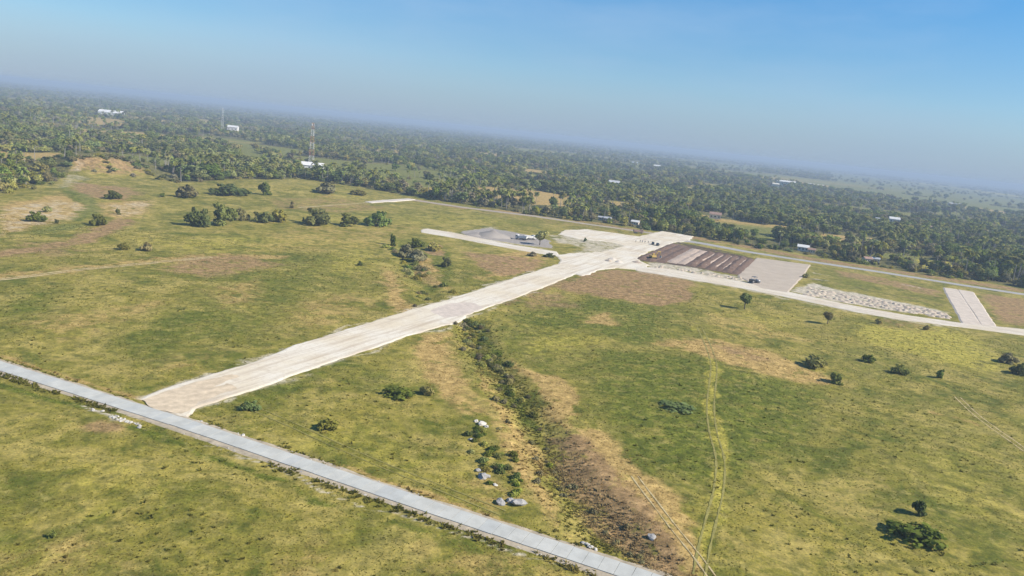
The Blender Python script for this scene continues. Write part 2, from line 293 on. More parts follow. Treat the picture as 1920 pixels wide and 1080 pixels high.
# covers: (layer, 'p' polygon or 's' stroke, width or None, soft, strength, pixels)
COV = [
 ('lush','p',0,10,.55,[(380,525),(560,470),(640,475),(650,520),(560,600),(400,660),(250,690),(200,640)]),
 ('lush','p',0,6,.6,[(0,545),(120,545),(90,590),(0,595)]),
 ('lush','p',0,9,.75,[(1110,650),(1330,672),(1560,735),(1520,850),(1350,950),(1180,860),(1100,760)]),
 ('lush','p',0,6,.7,[(1040,565),(1130,555),(1240,580),(1260,640),(1180,650),(1080,620),(960,620),(960,590)]),
 ('lush','p',0,7,.5,[(900,610),(1000,600),(1100,640),(1150,680),(1100,720),(1000,690),(930,650)]),
 ('lush','p',0,10,.35,[(1450,700),(1700,720),(1900,800),(1920,900),(1700,900),(1500,800)]),
 ('lush','p',0,2.5,1.0,[(112,352),(150,362),(200,385),(190,402),(130,418),(128,408),(152,392),(130,372)]),
 ('lush','p',0,3,.6,[(60,432),(130,420),(180,412),(140,432),(70,445)]),
 ('lush','p',0,4,.7,[(735,448),(790,445),(830,470),(850,520),(830,560),(790,540),(750,500)]),
 ('lush','p',0,3,.8,[(822,468),(845,470),(850,505),(825,512)]),
 ('lush','p',0,3,.55,[(375,768),(500,720),(650,668),(660,690),(560,725),(480,770)]),
 ('lush','p',0,4,.5,[(640,690),(760,690),(800,730),(720,745)]),
 ('lush','s',3,2,.5,[(0,1065),(100,1005),(200,955),(330,905)]),
 ('lush','s',2.2,1.2,.9,[(-20,715),(100,750),(155,765)]),
 ('lush','s',2.2,1.4,.8,[(240,800),(360,845),(500,895),(640,945)]),
 ('lush','s',2.0,1.4,.7,[(640,945),(760,985),(830,1005)]),
 ('lush','p',0,6,.5,[(580,1000),(680,960),(760,1000),(700,1060),(600,1050)]),
 ('yellow','s',3.4,1.6,.75,[(1312,615),(1328,650),(1338,690),(1332,760),(1337,810),(1350,860),(1348,915),(1335,970),(1320,1030),(1310,1085)]),
 ('yellow','p',0,8,.8,[(1600,605),(1780,612),(1850,640),(1890,700),(1800,692),(1700,662),(1600,640)]),
 ('yellow','p',0,10,.5,[(1350,575),(1500,590),(1480,640),(1330,620)]),
 ('yellow','p',0,9,.35,[(60,850),(300,840),(420,900),(300,980),(100,960)]),
 ('yellow','p',0,9,.5,[(450,830),(700,880),(850,940),(800,860),(700,790)]),
 ('yellow','p',0,9,.4,[(1700,850),(1920,860),(1920,1060),(1750,960)]),
 ('yellow','p',0,9,.5,[(240,450),(420,440),(700,450),(720,500),(600,520),(620,460),(400,480)]),
 ('yellow','p',0,9,.4,[(560,400),(900,400),(980,420),(800,425),(600,430)]),
 ('dry','p',0,4,.9,[(715,500),(738,508),(762,558),(800,592),(745,592),(715,560)]),
 ('dry','p',0,3,.9,[(778,485),(815,483),(820,520),(850,545),(800,532),(775,515)]),
 ('dry','p',0,4,.9,[(775,640),(845,612),(858,680),(888,740),(908,778),(860,772),(815,740),(785,690)]),
 ('dry','p',0,2.5,.95,[(950,668),(985,688),(1020,700),(1050,703),(1098,740),(1082,790),(1120,820),(1180,870),(1230,950),(1310,1070),(1230,1050),(1150,920),(1080,822),(1040,780),(1000,730)]),
 ('dry','p',0,2,.9,[(925,780),(962,798),(1012,900),(1052,990),(1085,1015),(1010,965),(960,880)]),
 ('dry','p',0,3,.8,[(1085,588),(1145,588),(1155,610),(1095,610)]),
 ('dry','p',0,4,.85,[(1210,640),(1330,632),(1450,660),(1540,700),(1590,722),(1500,720),(1400,695),(1330,672)]),
 ('dry','s',10,6,.7,[(0,520),(130,508),(300,488),(420,478),(520,482)]),
 ('dry','p',0,6,1.0,[(0,380),(60,375),(110,362),(165,385),(145,405),(60,428),(0,442)]),
 ('dry','p',0,6,.85,[(190,382),(290,372),(280,400),(225,415),(195,405)]),
 ('dry','p',0,6,.6,[(380,540),(480,520),(500,560),(420,580)]),
 ('dry','p',0,5,.6,[(840,900),(930,900),(1000,960),(900,960)]),
 ('dry','s',1.4,1.0,.8,[(0,666),(130,708),(275,752)]),
 ('dry','s',1.6,1.2,.8,[(640,872),(850,945),(1000,1000)]),
 ('dry','s',3,2,.7,[(1750,772),(1800,785),(1845,800)]),
 ('dry','p',0,8,.6,[(520,1040),(640,1000),(640,1080),(500,1090)]),
 ('dry','p',0,8,.55,[(830,1010),(1000,1050),(1120,1090),(820,1090)]),
 ('dry','p',0,6,.5,[(0,1030),(120,1010),(200,1050),(100,1090),(0,1090)]),
 ('dry','p',0,8,.4,[(420,470),(560,420),(800,420),(720,470),(560,470)]),
 ('dry','p',0,5,.6,[(880,520),(1000,480),(1030,490),(1000,510),(900,530)]),
 ('soil','p',0,4,.9,[(1090,512),(1150,505),(1250,512),(1305,530),(1295,562),(1240,575),(1160,562),(1080,548),(1040,540)]),
 ('soil','p',0,4,.6,[(970,553),(1060,550),(1085,575),(1000,582)]),
 ('soil','p',0,5,.85,[(868,472),(960,480),(1020,488),(1000,510),(940,520),(890,500)]),
 ('soil','p',0,2,.8,[(805,455),(835,460),(830,480),(800,478)]),
 ('soil','p',0,6,.75,[(290,505),(360,478),(460,478),(540,495),(480,505),(380,520)]),
 ('soil','s',11,6,.8,[(0,478),(90,462),(160,450),(235,412)]),
 ('soil','p',0,6,.8,[(130,340),(240,350),(270,362),(240,378),(170,372),(135,358)]),
 ('soil','s',12,6,.75,[(770,374),(870,390),(1000,402),(1100,416),(1200,432)]),
 ('soil','p',0,4,.75,[(1560,505),(1650,520),(1760,545),(1770,560),(1660,535),(1580,520)]),
 ('soil','p',0,5,.85,[(1835,550),(1940,562),(1940,612),(1875,605)]),
 ('soil','p',0,2.5,.85,[(1060,800),(1130,850),(1200,930),(1270,1040),(1290,1090),(1200,1080),(1120,990),(1060,910),(1030,850)]),
 ('dry','p',0,2.5,.8,[(905,690),(950,760),(1000,820),(1035,900),(1010,900),(960,820),(915,760),(890,710)]),
 ('dry','p',0,3,1.0,[(1085,790),(1130,810),(1200,870),(1260,940),(1320,1030),(1340,1090),(1285,1090),(1230,990),(1170,900),(1110,840)]),
 ('lush','s',3.0,2.5,.8,[(905,615),(935,690),(980,760),(1015,800)]),
 ('soil','p',0,2,.75,[(1028,805),(1085,818),(1165,900),(1235,1000),(1260,1070),(1190,1060),(1105,990),(1050,920),(1025,870)]),
 ('soil','p',0,1.5,.7,[(165,790),(200,782),(232,792),(225,805),(180,808)]),
 ('soil','p',0,3,.6,[(1330,645),(1400,655),(1450,680),(1380,672)]),
 ('soil','p',0,6,.5,[(20,450),(160,455),(180,470),(40,490)]),
 ('soil','p',0,5,.5,[(1640,590),(1760,612),(1720,625),(1650,610)]),
 ('soil','p',0,8,.35,[(880,380),(1150,415),(1180,440),(1040,425),(900,400)]),
 ('soil','s',17,7,.8,[(1300,446),(1400,462),(1530,487),(1700,512),(1920,545)]),
 ('dry','p',0,4,.8,[(900,478),(980,470),(1035,483),(1010,500),(930,500)]),
 ('dry','p',0,5,.7,[(1850,570),(1940,575),(1940,600),(1870,598)]),
 ('soil','p',0,4,.7,[(1040,520),(1080,530),(1000,560),(960,575),(940,572)]),
 ('dry','p',0,6,.5,[(1330,585),(1420,600),(1520,640),(1440,640),(1340,615)]),
 ('yellow','p',0,6,.6,[(960,640),(1060,610),(1140,640),(1080,660),(1000,670)]),
 ('dry','p',0,7,.5,[(30,600),(180,570),(330,560),(260,600),(120,640)]),
 ('dry','p',0,7,.5,[(520,570),(640,540),(700,560),(640,610),(540,620)]),
 ('dry','p',0,8,.45,[(250,690),(340,660),(420,670),(340,705)]),
 ('lush','p',0,8,.45,[(900,405),(1010,412),(1030,425),(940,425),(880,415)]),
 ('soil','p',0,6,.5,[(500,375),(620,368),(740,392),(640,400),(520,392)]),
 ('lush','p',0,8,.5,[(1560,640),(1700,660),(1780,720),(1660,720),(1560,690)]),
 ('pale','p',0,5,.42,[(0,392),(100,372),(150,380),(165,390),(140,408),(60,428),(0,442)]),
 ('pale','p',0,5,.45,[(100,352),(118,330),(150,322),(165,335),(135,350)]),
 ('pale','p',0,4,.40,[(195,385),(285,376),(275,398),(225,410)]),
 ('meadow','p',0,2,1.0,[(100,348),(130,352),(165,365),(187,380),(200,393),(180,404),(120,415),(142,404),(157,392),(154,376),(138,361)]),
 ('meadow','p',0,3,.8,[(60,434),(120,421),(170,420),(150,432),(70,444)]),
 ('pale','s',2.4,2.2,.62,[(264,746),(350,716),(475,678),(660,614),(847,558),(1010,505)]),
 ('pale','s',2.0,2.0,.58,[(365,770),(480,730),(660,669),(760,633),(858,605),(960,563),(1047,530)]),
 ('pale','s',2.6,2.4,.6,[(1200,510),(1400,544),(1600,587),(1800,616)]),
 ('pale','s',2.6,2.4,.55,[(800,428),(900,445),(1040,471)]),
 ('pale','p',0,4,.85,[(870,432),(925,425),(960,450),(1000,462),(900,450)]),
 ('pale','p',0,4,.7,[(1030,440),(1180,455),(1240,455),(1180,490),(1060,478),(1100,465),(1040,455)]),
 ('pale','p',0,2,.8,[(1215,492),(1260,492),(1390,520),(1400,534),(1300,518),(1220,500)]),
 ('pale','p',0,3,.95,[(1480,545),(1520,528),(1560,540),(1780,585),(1770,596),(1600,572)]),
 ('pale','s',.9,.6,.9,[(155,762),(260,795)]),
 ('pale','s',.7,.5,.7,[(380,835),(500,872),(640,930),(830,990),(1000,1045),(1160,1090)]),
 ('pale','p',0,4,.6,[(1130,475),(1230,440),(1300,448),(1240,470)]),
 ('dark','p',0,2,.8,[(1192,488),(1225,470),(1270,453),(1300,460),(1350,468),(1412,484),(1388,517),(1330,507),(1240,494)]),
 ('pale','s',2.2,1.5,.8,[(1520,510),(1560,518)]),('pale','s',2.2,1.5,.8,[(1505,520),(1555,528)]),('pale','s',2.0,1.5,.7,[(1690,533),(1725,540)]),('lush','p',0,4,.6,[(1560,515),(1650,530),(1640,548),(1560,540)]),('lush','s',5,3,.6,[(1640,545),(1770,578)]),
 ('dark','s',2.5,2,.7,[(1500,520),(1560,530),(1780,575)]),
]
COVW = [(l, k, wd, so, st, W(p)) for l, k, wd, so, st, p in COV]
TREELINE = [(-60,372),(0,362),(60,348),(110,336),(140,322),(250,322),(330,342),(430,342),(560,334),(650,346),(740,362),(850,380),(950,395),(1010,404),(1060,411),(1150,420),(1230,432),(1290,440),(1350,452),(1420,464),(1500,474),(1560,484),(1640,499),(1760,518),(1860,530),(1960,546),(2100,570)]
TLW = W(TREELINE)
WOOD = TLW+[(9000, 4000), (26000, 26000), (-26000, 26000), (-9000, 4000)]
CLEAR = [  # (polygon, layer)
 ([(610,318),(680,306),(780,308),(900,326),(890,345),(790,352),(700,342)],'meadow'),
 ([(878,350),(960,350),(1085,370),(1065,388),(970,382),(900,366)],'dry'),
 ([(1535,438),(1640,446),(1640,458),(1550,456)],'dry'),
 ([(1715,486),(1780,490),(1800,506),(1730,504)],'yellow'),
 ([(440,275),(520,283),(540,292),(460,292)],'meadow'),
 ([(455,285),(540,300),(530,312),(440,306)],'meadow'),
 ([(40,228),(120,230),(118,236),(40,234)],'dry'),
 ([(1560,322),(1920,372),(1960,392),(1800,380),(1560,338)],'meadow'),
 ([(1300,300),(1420,312),(1420,322),(1300,310)],'meadow'),
 ([(1100,298),(1250,312),(1250,320),(1100,306)],'meadow'),
 ([(960,278),(1080,290),(1080,296),(960,284)],'meadow'),
 ([(1700,340),(1920,368),(1920,376),(1700,350)],'yellow'),
]
CLEARW = [(W(p), l) for p, l in CLEAR]
HILL = at(190, 318)
DOME = at(530, 352)

def wood_mask(x, y):
    m = poly_mask(x, y, WOOD, 3.0)
    for p, l in CLEARW: m = m*(1-poly_mask(x, y, p, 3.0))
    d = np.hypot(x, y); az = np.arctan2(x, y)
    # open fields far out, more of them towards the right
    f = fbm(x*1.0+y*.35, y*1.5, 420, 4, 71)
    thr = np.interp(az, [-.7, -.1, .25, .45, .7], [.64, .60, .55, .49, .46])
    far = sstep(900, 1500, d)*sstep(thr, thr+.05, f)
    f2 = fbm(x, y*1.25, 120, 4, 73); gap = sstep(470, 560, d)*sstep(3200, 2200, d)*sstep(.585, .62, f2)*sstep(45, 75, seg_dist(x, y, TLW))
    far = np.maximum(far, gap*m)
    return m*(1-far), far
def covers(x, y):
    sh = x.shape
    wx = x+(fbm(x, y, 9, 3, 5)-.5)*7; wy = y+(fbm(x, y, 9, 3, 25)-.5)*7
    near = seg_dist(x, y, CONC_LINE)
    k = np.clip((near-2)/8, .12, 1)                 # less wobble beside the concrete
    wx = x+(wx-x)*k; wy = y+(wy-y)*k
    L = {n: np.zeros(sh) for n in ('lush', 'yellow', 'dry', 'soil', 'pale', 'dark', 'meadow', 'wood')}
    for l, kd, wd, so, st, pts in COVW:
        m = poly_mask(wx, wy, pts, so) if kd == 'p' else stroke_mask(wx, wy, pts, wd, so)
        L[l] = np.maximum(L[l], m*st)
    wd_, far = wood_mask(x, y)
    L['wood'] = wd_
    for p, l in CLEARW: L[l] = np.maximum(L[l], poly_mask(x, y, p, 4))
    dryf = sstep(.47, .56, fbm(x, y, 260, 2, 78))*sstep(3500, 2000, np.hypot(x, y)); L['meadow'] = np.maximum(L['meadow'], far*(1-dryf)); L['dry'] = np.maximum(L['dry'], far*dryf*.8)
    r = np.hypot((x-HILL[0])/54, (y-HILL[1])/66); L['soil'] = np.maximum(L['soil'], .75*(1-sstep(.55, 1.0, r)))
    return L
def height(x, y):
    x = np.asarray(x, float); y = np.asarray(y, float)
    road = np.minimum(seg_dist(x, y, CONC_LINE)-2.6, seg_dist(x, y, MAIN_C)-9)
    road = np.minimum(road, np.maximum(345-y-.0*x, 0)*0+1e3)
    flat = sstep(0, 9, road)
    build = poly_mask(x, y, SITE, 8)
    flat = flat*(1-build)
    h = ((fbm(x, y, 34, 2, 41)-.5)*.9+(fbm(x, y, 9, 2, 43)-.5)*.28)*flat*sstep(40000, 3000, np.hypot(x, y))
    g = seg_dist(x, y, GULLY); gf = sstep(2.5, 9, seg_dist(x, y, CONC_LINE))*sstep(9, 16, seg_dist(x, y, MAIN_C))
    h = h-1.1*(1-sstep(.6, 8.0, g))*gf-.8*(1-sstep(.8, 8, seg_dist(x, y, CREEK)))*gf
    r = np.hypot((x-HILL[0])/54, (y-HILL[1])/66); h = h+14*(1-sstep(.05, 1.0, r))*(.45+1.1*fbm(x, y, 26, 3, 9))
    r = np.hypot((x-DOME[0])/90, (y-DOME[1])/55); h = h+4.0*(1-sstep(0, 1.0, r))
    return h
SITE = W([(780,430),(860,428),(1000,398),(1100,412),(1290,440),(1420,462),(1540,485),(1960,550),(1960,640),(1700,608),(1450,562),(1250,520),(1100,520),(1000,520),(980,490),(790,442)])

# ------------------------------------------------------------------ the ground sheet
def axis(fine):
    a = [fine[0]]; 
    for hi, stp in fine[1:]:
        n = max(1, round((hi-a[-1])/stp)); a += list(np.linspace(a[-1], hi, n+1)[1:])
    return a
xp = axis([0, (120, 1.0), (320, 2.0), (520, 3.0)]); s = 4.0
while xp[-1] < 30000: xp.append(xp[-1]+s); s *= 1.09
xs = np.array([-v for v in xp[:0:-1]]+xp)
yp = axis([74, (165, .8), (260, 1.2), (440, 1.7), (640, 2.4)]); s = 3.0
while yp[-1] < 30000: yp.append(yp[-1]+s); s *= 1.05
yn = [74]; s = 4
while yn[-1] > -30000: yn.append(yn[-1]-s); s *= 1.3
ys = np.array(yn[:0:-1]+yp)
GX, GY = np.meshgrid(xs, ys); gx = GX.ravel(); gy = GY.ravel()
gz = height(gx, gy)
nx, ny = len(xs), len(ys)
idx = np.arange(nx*ny).reshape(ny, nx)
F = np.stack([idx[:-1, :-1], idx[:-1, 1:], idx[1:, 1:], idx[1:, :-1]], -1).reshape(-1, 4)
gm = bpy.data.materials.new('field_ground'); gm.use_nodes = True
def ground_material(m):
    t = m.node_tree; b = t.nodes['Principled BSDF']; b.inputs['Roughness'].default_value = .95; b.inputs['Specular IOR Level'].default_value = .1
    tcn = t.nodes.new('ShaderNodeTexCoord')
    def noise(scale, detail=4, rough=.6, dist=0.0):
        n = t.nodes.new('ShaderNodeTexNoise'); n.inputs['Scale'].default_value = scale; n.inputs['Detail'].default_value = detail
        n.inputs['Roughness'].default_value = rough; n.inputs['Distortion'].default_value = dist
        t.links.new(tcn.outputs['Object'], n.inputs['Vector']); return n.outputs['Fac']
    def ramp(f, a, bb, c0=(0, 0, 0), c1=(1, 1, 1)):
        r = t.nodes.new('ShaderNodeValToRGB'); r.color_ramp.elements[0].position = a; r.color_ramp.elements[1].position = bb
        r.color_ramp.elements[0].color = (*c0, 1); r.color_ramp.elements[1].color = (*c1, 1); t.links.new(f, r.inputs[0]); return r.outputs[0]
    def mix(f, a, c, k=None):
        n = t.nodes.new('ShaderNodeMixRGB')
        if isinstance(f, float): n.inputs[0].default_value = f
        else: t.links.new(f, n.inputs[0])
        for i, q in ((1, a), (2, c)):
            if isinstance(q, tuple): n.inputs[i].default_value = (*q, 1)
            else: t.links.new(q, n.inputs[i])
        return n.outputs[0]
    def math_(op, a, c):
        n = t.nodes.new('ShaderNodeMath'); n.operation = op; n.use_clamp = True
        for i, q in ((0, a), (1, c)):
            if isinstance(q, (int, float)): n.inputs[i].default_value = q
            else: t.links.new(q, n.inputs[i])
        return n.outputs[0]
    n30 = noise(.028, 5, .6, .8); n8 = noise(.10, 6, .68, .5); n2 = noise(.42, 5, .7); n05 = noise(2.0, 3, .7); n15 = noise(.055, 6, .66, 1.2); n4 = noise(.22, 5, .65, .3)
    col = mix(ramp(n30, .36, .64), (.168, .156, .026), (.246, .204, .040))
    col = mix(ramp(n15, .50, .62, (0, 0, 0), (1, 1, 1)), col, (.348, .275, .078))
    col = mix(ramp(n8, .50, .66, (0, 0, 0), (.8, .8, .8)), col, (.325, .250, .078))
    col = mix(ramp(n15, .36, .47, (.95, .95, .95), (0, 0, 0)), col, (.097, .110, .015))
    col = mix(ramp(n4, .34, .47, (.75, .75, .75), (0, 0, 0)), col, (.108, .108, .021))
    n3 = noise(.36, 6, .72, .2)
    def lay(name, c0, c1):
        nonlocal col
        a = t.nodes.new('ShaderNodeAttribute'); a.attribute_name = name
        # noise-broken edges of each cover
        s_ = t.nodes.new('ShaderNodeMath'); s_.operation = 'ADD'
        mm = t.nodes.new('ShaderNodeMath'); mm.operation = 'MULTIPLY_ADD'; mm.inputs[1].default_value = .55; mm.inputs[2].default_value = -.27
        q = t.nodes.new('ShaderNodeMath'); q.operation = 'ADD'; t.links.new(n8, q.inputs[0]); t.links.new(n4, q.inputs[1])
        q2 = t.nodes.new('ShaderNodeMath'); q2.operation = 'MULTIPLY_ADD'; q2.inputs[1].default_value = 2.8; q2.inputs[2].default_value = -2.75; t.links.new(q.outputs[0], q2.inputs[0])
        t.links.new(a.outputs['Fac'], s_.inputs[0]); t.links.new(q2.outputs[0], s_.inputs[1])
        e = t.nodes.new('ShaderNodeMapRange'); e.interpolation_type = 'SMOOTHSTEP'; e.inputs[1].default_value = .18; e.inputs[2].default_value = .82
        t.links.new(s_.outputs[0], e.inputs[0])
        on = math_('MULTIPLY', e.outputs[0], math_('MULTIPLY', a.outputs['Fac'], 1.25))
        cc = mix(ramp(n2, .35, .65), c0, c1)
        col = mix(on, col, cc)
    lay('lush', (.076, .096, .010), (.132, .146, .018))
    lay('yellow', (.300, .262, .036), (.390, .325, .070))
    lay('meadow', (.110, .125, .026), (.200, .190, .046))
    lay('dry', (.330, .215, .072), (.440, .305, .120))
    lay('soil', (.230, .142, .064), (.335, .218, .108))
    lay('pale', (.400, .340, .265), (.520, .455, .370))
    lay('dark', (.070, .048, .036), (.120, .082, .060))
    lay('wood', (.075, .080, .024), (.160, .135, .052))
    a_ = t.nodes.new('ShaderNodeAttribute'); a_.attribute_name = 'open_grass'
    col = mix(math_('MULTIPLY', ramp(n3, .53, .66, (0, 0, 0), (.62, .62, .62)), a_.outputs['Fac']), col, (.325, .268, .084))
    col = mix(math_('MULTIPLY', ramp(n3, .34, .46, (.70, .70, .70), (0, 0, 0)), a_.outputs['Fac']), col, (.080, .094, .011))
    # grass clumps: fine mottling of the cover's own colour
    v1 = ramp(n2, .30, .72, (.60, .63, .62), (1.32, 1.29, 1.2)); v2 = ramp(n05, .30, .70, (.72, .75, .73), (1.27, 1.24, 1.2))
    for v in (v1, v2):
        n = t.nodes.new('ShaderNodeMixRGB'); n.blend_type = 'MULTIPLY'; n.inputs[0].default_value = 1; t.links.new(col, n.inputs[1]); t.links.new(v, n.inputs[2]); col = n.outputs[0]
    t.links.new(col, b.inputs['Base Color'])
    bp = t.nodes.new('ShaderNodeBump'); bp.inputs['Strength'].default_value = .35; bp.inputs['Distance'].default_value = .35
    ad = t.nodes.new('ShaderNodeMath'); ad.operation = 'ADD'; t.links.new(n2, ad.inputs[0]); t.links.new(n05, ad.inputs[1])
    t.links.new(ad.outputs[0], bp.inputs['Height']); t.links.new(bp.outputs[0], b.inputs['Normal'])
ground_material(gm)
gme = np_mesh('ground', np.stack([gx, gy, gz], -1), F, gm, True)
GL = covers(gx, gy)
for k_, v_ in GL.items(): attr(gme, k_, v_)
attr(gme, 'open_grass', np.clip(1-GL['soil']-GL['pale']-GL['dark']-GL['dry']*.8-GL['wood']*.6, 0, 1))
ground = link('ground', gme)
tag(ground, 'open olive and tan grassland plain running to the horizon', 'ground', kind='structure')

# ------------------------------------------------------------------ roads and site surfaces
def ragged(pts, step, amp, seed):
    o = []; n = len(pts)
    for i in range(n):
        a = Vector(pts[i]); b_ = Vector(pts[(i+1) % n]); d = b_-a; k = max(1, int(d.length/step)); nm = Vector((-d.y, d.x)).normalized()
        for j in range(k):
            p = a+d*(j/k); q = (fbm(np.array([p.x]), np.array([p.y]), 5, 3, seed)[0]-.5)*2*amp + random.uniform(-.10, .10)*amp+(fbm(np.array([p.x]), np.array([p.y]), 22, 2, seed+50)[0]-.5)*1.6*amp
            o.append((p.x+nm.x*q, p.y+nm.y*q))
    return o
def sheet(name, px, z, m, label, cat='road', step=1.2, amp=.7, seed=1, world=None, skirt=.5, kind='structure'):
    pts = ragged(world or W(px), step, amp, seed)
    tri = tessellate_polygon([[Vector((p[0], p[1], 0)) for p in pts]])
    n = len(pts); c = np.mean(np.array(pts), 0)
    V = [(p[0], p[1], z) for p in pts]
    # sloping shoulder that dips into the ground
    area = sum(pts[i][0]*pts[(i+1) % n][1]-pts[(i+1) % n][0]*pts[i][1] for i in range(n))
    sg = 1 if area > 0 else -1
    for i in range(n):
        a = Vector(pts[i-1]); b_ = Vector(pts[(i+1) % n]); d = (b_-a).normalized(); nm = Vector((d.y, -d.x))*sg
        V.append((pts[i][0]+nm.x*.9, pts[i][1]+nm.y*.9, (z-.004 if skirt == .2 else min(z-skirt*.3, -.08)) if skirt < 1 else z-skirt))
    Fc = [tuple(t_) for t_ in tri]+[(i, (i+1) % n, (i+1) % n+n, i+n) for i in range(n)]
    me = bpy.data.meshes.new(name); me.from_pydata(V, [], Fc); me.materials.append(m)
    bm = bmesh.new(); bm.from_mesh(me); bmesh.ops.recalc_face_normals(bm, faces=bm.faces)
    if sum(f.normal.z for f in bm.faces if len(f.verts) == 3) < 0: bmesh.ops.reverse_faces(bm, faces=bm.faces)
    bm.to_mesh(me); bm.free()
    return tag(link(name, me), label, cat, kind=kind)

sheet('gravel_road', [(264,748),(300,733),(350,718),(475,680),(560,646),(660,616),(760,585),(847,560),(935,532),(1010,507),(1045,496),
   (1086,511),(1047,527),(960,560),(878,590),(858,602),(760,630),(700,652),(660,666),(560,699),(480,727),(430,744),(365,766),(348,783),(300,768)],
   .16, GRAVEL_MAIN, 'wide white gravel road from the concrete lane to the junction', amp=.75, seed=3, step=.7)
sheet('gravel_junction', [(1040,499),(1052,488),(1046,479),(1080,475),(1130,473),(1172,462),(1150,455),(1085,448),(1048,440),(1062,432),(1100,430),(1150,437),(1200,444),(1222,438),(1242,434),(1298,443),(1290,452),(1262,455),(1245,462),(1215,472),(1192,486),(1215,497),(1205,506),(1155,503),(1120,507),(1090,517)],
   .20, GRAVEL_MAIN, 'white gravel junction where the site roads meet', amp=1.4, seed=4, step=.9)
sheet('gravel_lane', [(790,431),(802,429),(850,437),(900,447),(960,459),(1042,472),(1048,481),(980,470),(900,455),(840,444),(792,436)],
   .18, GRAVEL_SITE, 'narrow pale gravel lane running left from the junction', amp=.5, seed=5)
sheet('site_road', [(1190,500),(1240,503),(1400,531),(1470,546),(1600,574),(1700,592),(1800,606),(1960,622),(1960,634),(1800,613),(1700,601),(1600,584),(1470,556),(1400,542),(1300,525),(1195,508)],
   .24, GRAVEL_SITE, 'long white gravel road running right from the junction', amp=.5, seed=6)
sheet('gravel_pad', [(1420,484),(1518,497),(1502,520),(1475,549),(1428,541),(1384,518)], .28, PADMAT, 'smooth light grey gravel pad beside the dark soil rows', 'pad', amp=.4, seed=7)
sheet('dirt_road', [(1770,540),(1794,543),(1838,611),(1806,607)], .30, PALEDIRT, 'left lane of the pale pinkish dirt road on the right', amp=.3, seed=8)
sheet('dirt_road', [(1797,543.5),(1823,548),(1866,613),(1842,611)], .30, PALEDIRT, 'right lane of the pale pinkish dirt road on the right', amp=.3, seed=9)
def strip(pts, wd):
    w_ = W(pts); lo = []; hi = []
    for i, p in enumerate(w_):
        a = Vector(w_[max(0, i-1)]); b_ = Vector(w_[min(len(w_)-1, i+1)]); d = (b_-a).normalized(); n = Vector((-d.y, d.x))
        h_ = (wd[i] if hasattr(wd, '__len__') else wd)/2
        hi.append((p[0]+n.x*h_, p[1]+n.y*h_)); lo.append((p[0]-n.x*h_, p[1]-n.y*h_))
    return lo+hi[::-1]
sheet('boundary_road', None, .12, TANROAD, 'tan dirt road along the foot of the wood, behind the junction', world=strip([(770,374),(870,389),(1000,405),(1100,420),(1200,434),(1240,440)], 7), amp=1.0, seed=12)
sheet('boundary_road', None, .14, GREYROAD, 'grey road along the foot of the wood, right of the junction', world=strip([(1262,448),(1320,457),(1400,472),(1530,492),(1650,510),(1800,534),(1960,558)], [9, 9, 8, 7, 7, 7, 7]), amp=.5, seed=13)
sheet('field_track', None, .45, GRAVEL, 'short bright white track end near the wood', world=strip([(690,380),(730,377),(772,374)], [5, 8, 6]), amp=.6, seed=14, skirt=1.2)
sheet('grey_yard', [(862,434),(920,428),(985,440),(1030,452),(1035,466),(960,455),(880,444)], .11, GHEAP, 'grey gravel yard behind the narrow lane', 'yard', amp=2.5, seed=15)

EARTH = mat('packed_earth', (.52, .415, .285), .95, noise=.5, var=.22, bump=.3, detail=8)
sheet('packed_earth', [(272,751),(310,738),(360,722),(440,702),(445,708),(380,733),(430,722),(435,730),(365,752),(340,772),(305,766)], .175, EARTH, 'orange tan packed earth at the mouth of the gravel road', 'earth patch', amp=1.0, seed=31, step=.6, skirt=.2)
sheet('packed_earth', [(815,585),(850,572),(885,570),(900,576),(870,588),(835,596)], .172, mat('pinkish_fill', (.50, .42, .345), .95, noise=.5, var=.18, bump=.3, detail=8), 'pinkish fill across the gravel road above the gully', 'earth patch', amp=1.2, seed=32, step=.6, skirt=.2)
# concrete lane of slabs
CA, CB = Vector(CONC_LINE[0]), Vector(CONC_LINE[-1]); cd = (CB-CA).normalized(); cn = Vector((-cd.y, cd.x)); CL = (CB-CA).length
def cpt(s_, off):   # follow the surveyed centre line
    acc = 0
    for i in range(len(CONC_LINE)-1):
        a = Vector(CONC_LINE[i]); b_ = Vector(CONC_LINE[i+1]); l = (b_-a).length
        if s_ <= acc+l or i == len(CONC_LINE)-2:
            d = (b_-a).normalized(); p = a+d*(s_-acc); return p+Vector((-d.y, d.x))*off, math.atan2(d.y, d.x)
        acc += l
CLEN = sum((Vector(CONC_LINE[i+1])-Vector(CONC_LINE[i])).length for i in range(len(CONC_LINE)-1))
pl = [tuple(cpt(s_, -2.5)[0]) for s_ in np.linspace(0, CLEN, 40)]+[tuple(cpt(s_, 2.3)[0]) for s_ in np.linspace(CLEN, 0, 40)]
croad = sheet('concrete_road', None, .10, CBASE, 'narrow pale concrete lane crossing the foreground', world=pl, amp=.55, seed=21, skirt=.4, step=.6)
SL = 2.4
smesh = []
for v in range(3):
    mb = MB().box((0, 0, 0), (SL-.035, 3.7+.05*v, .16)); smesh.append(mb.mesh('slab', mat('concrete_slab', [(.415, .41, .37), (.43, .42, .375), (.395, .395, .365)][v], .85, noise=.35, var=.13, bump=.1, detail=9, coords='World', spec=.1), bevel=.02))
for i in range(int(CLEN/SL)):
    p, a = cpt((i+.5)*SL, random.uniform(-.03, .03))
    o = link('slab', smesh[random.choice((0, 0, 1, 1, 2))], croad, (p.x, p.y, .13+random.uniform(-.008, .008))); o.rotation_euler = (0, 0, a)

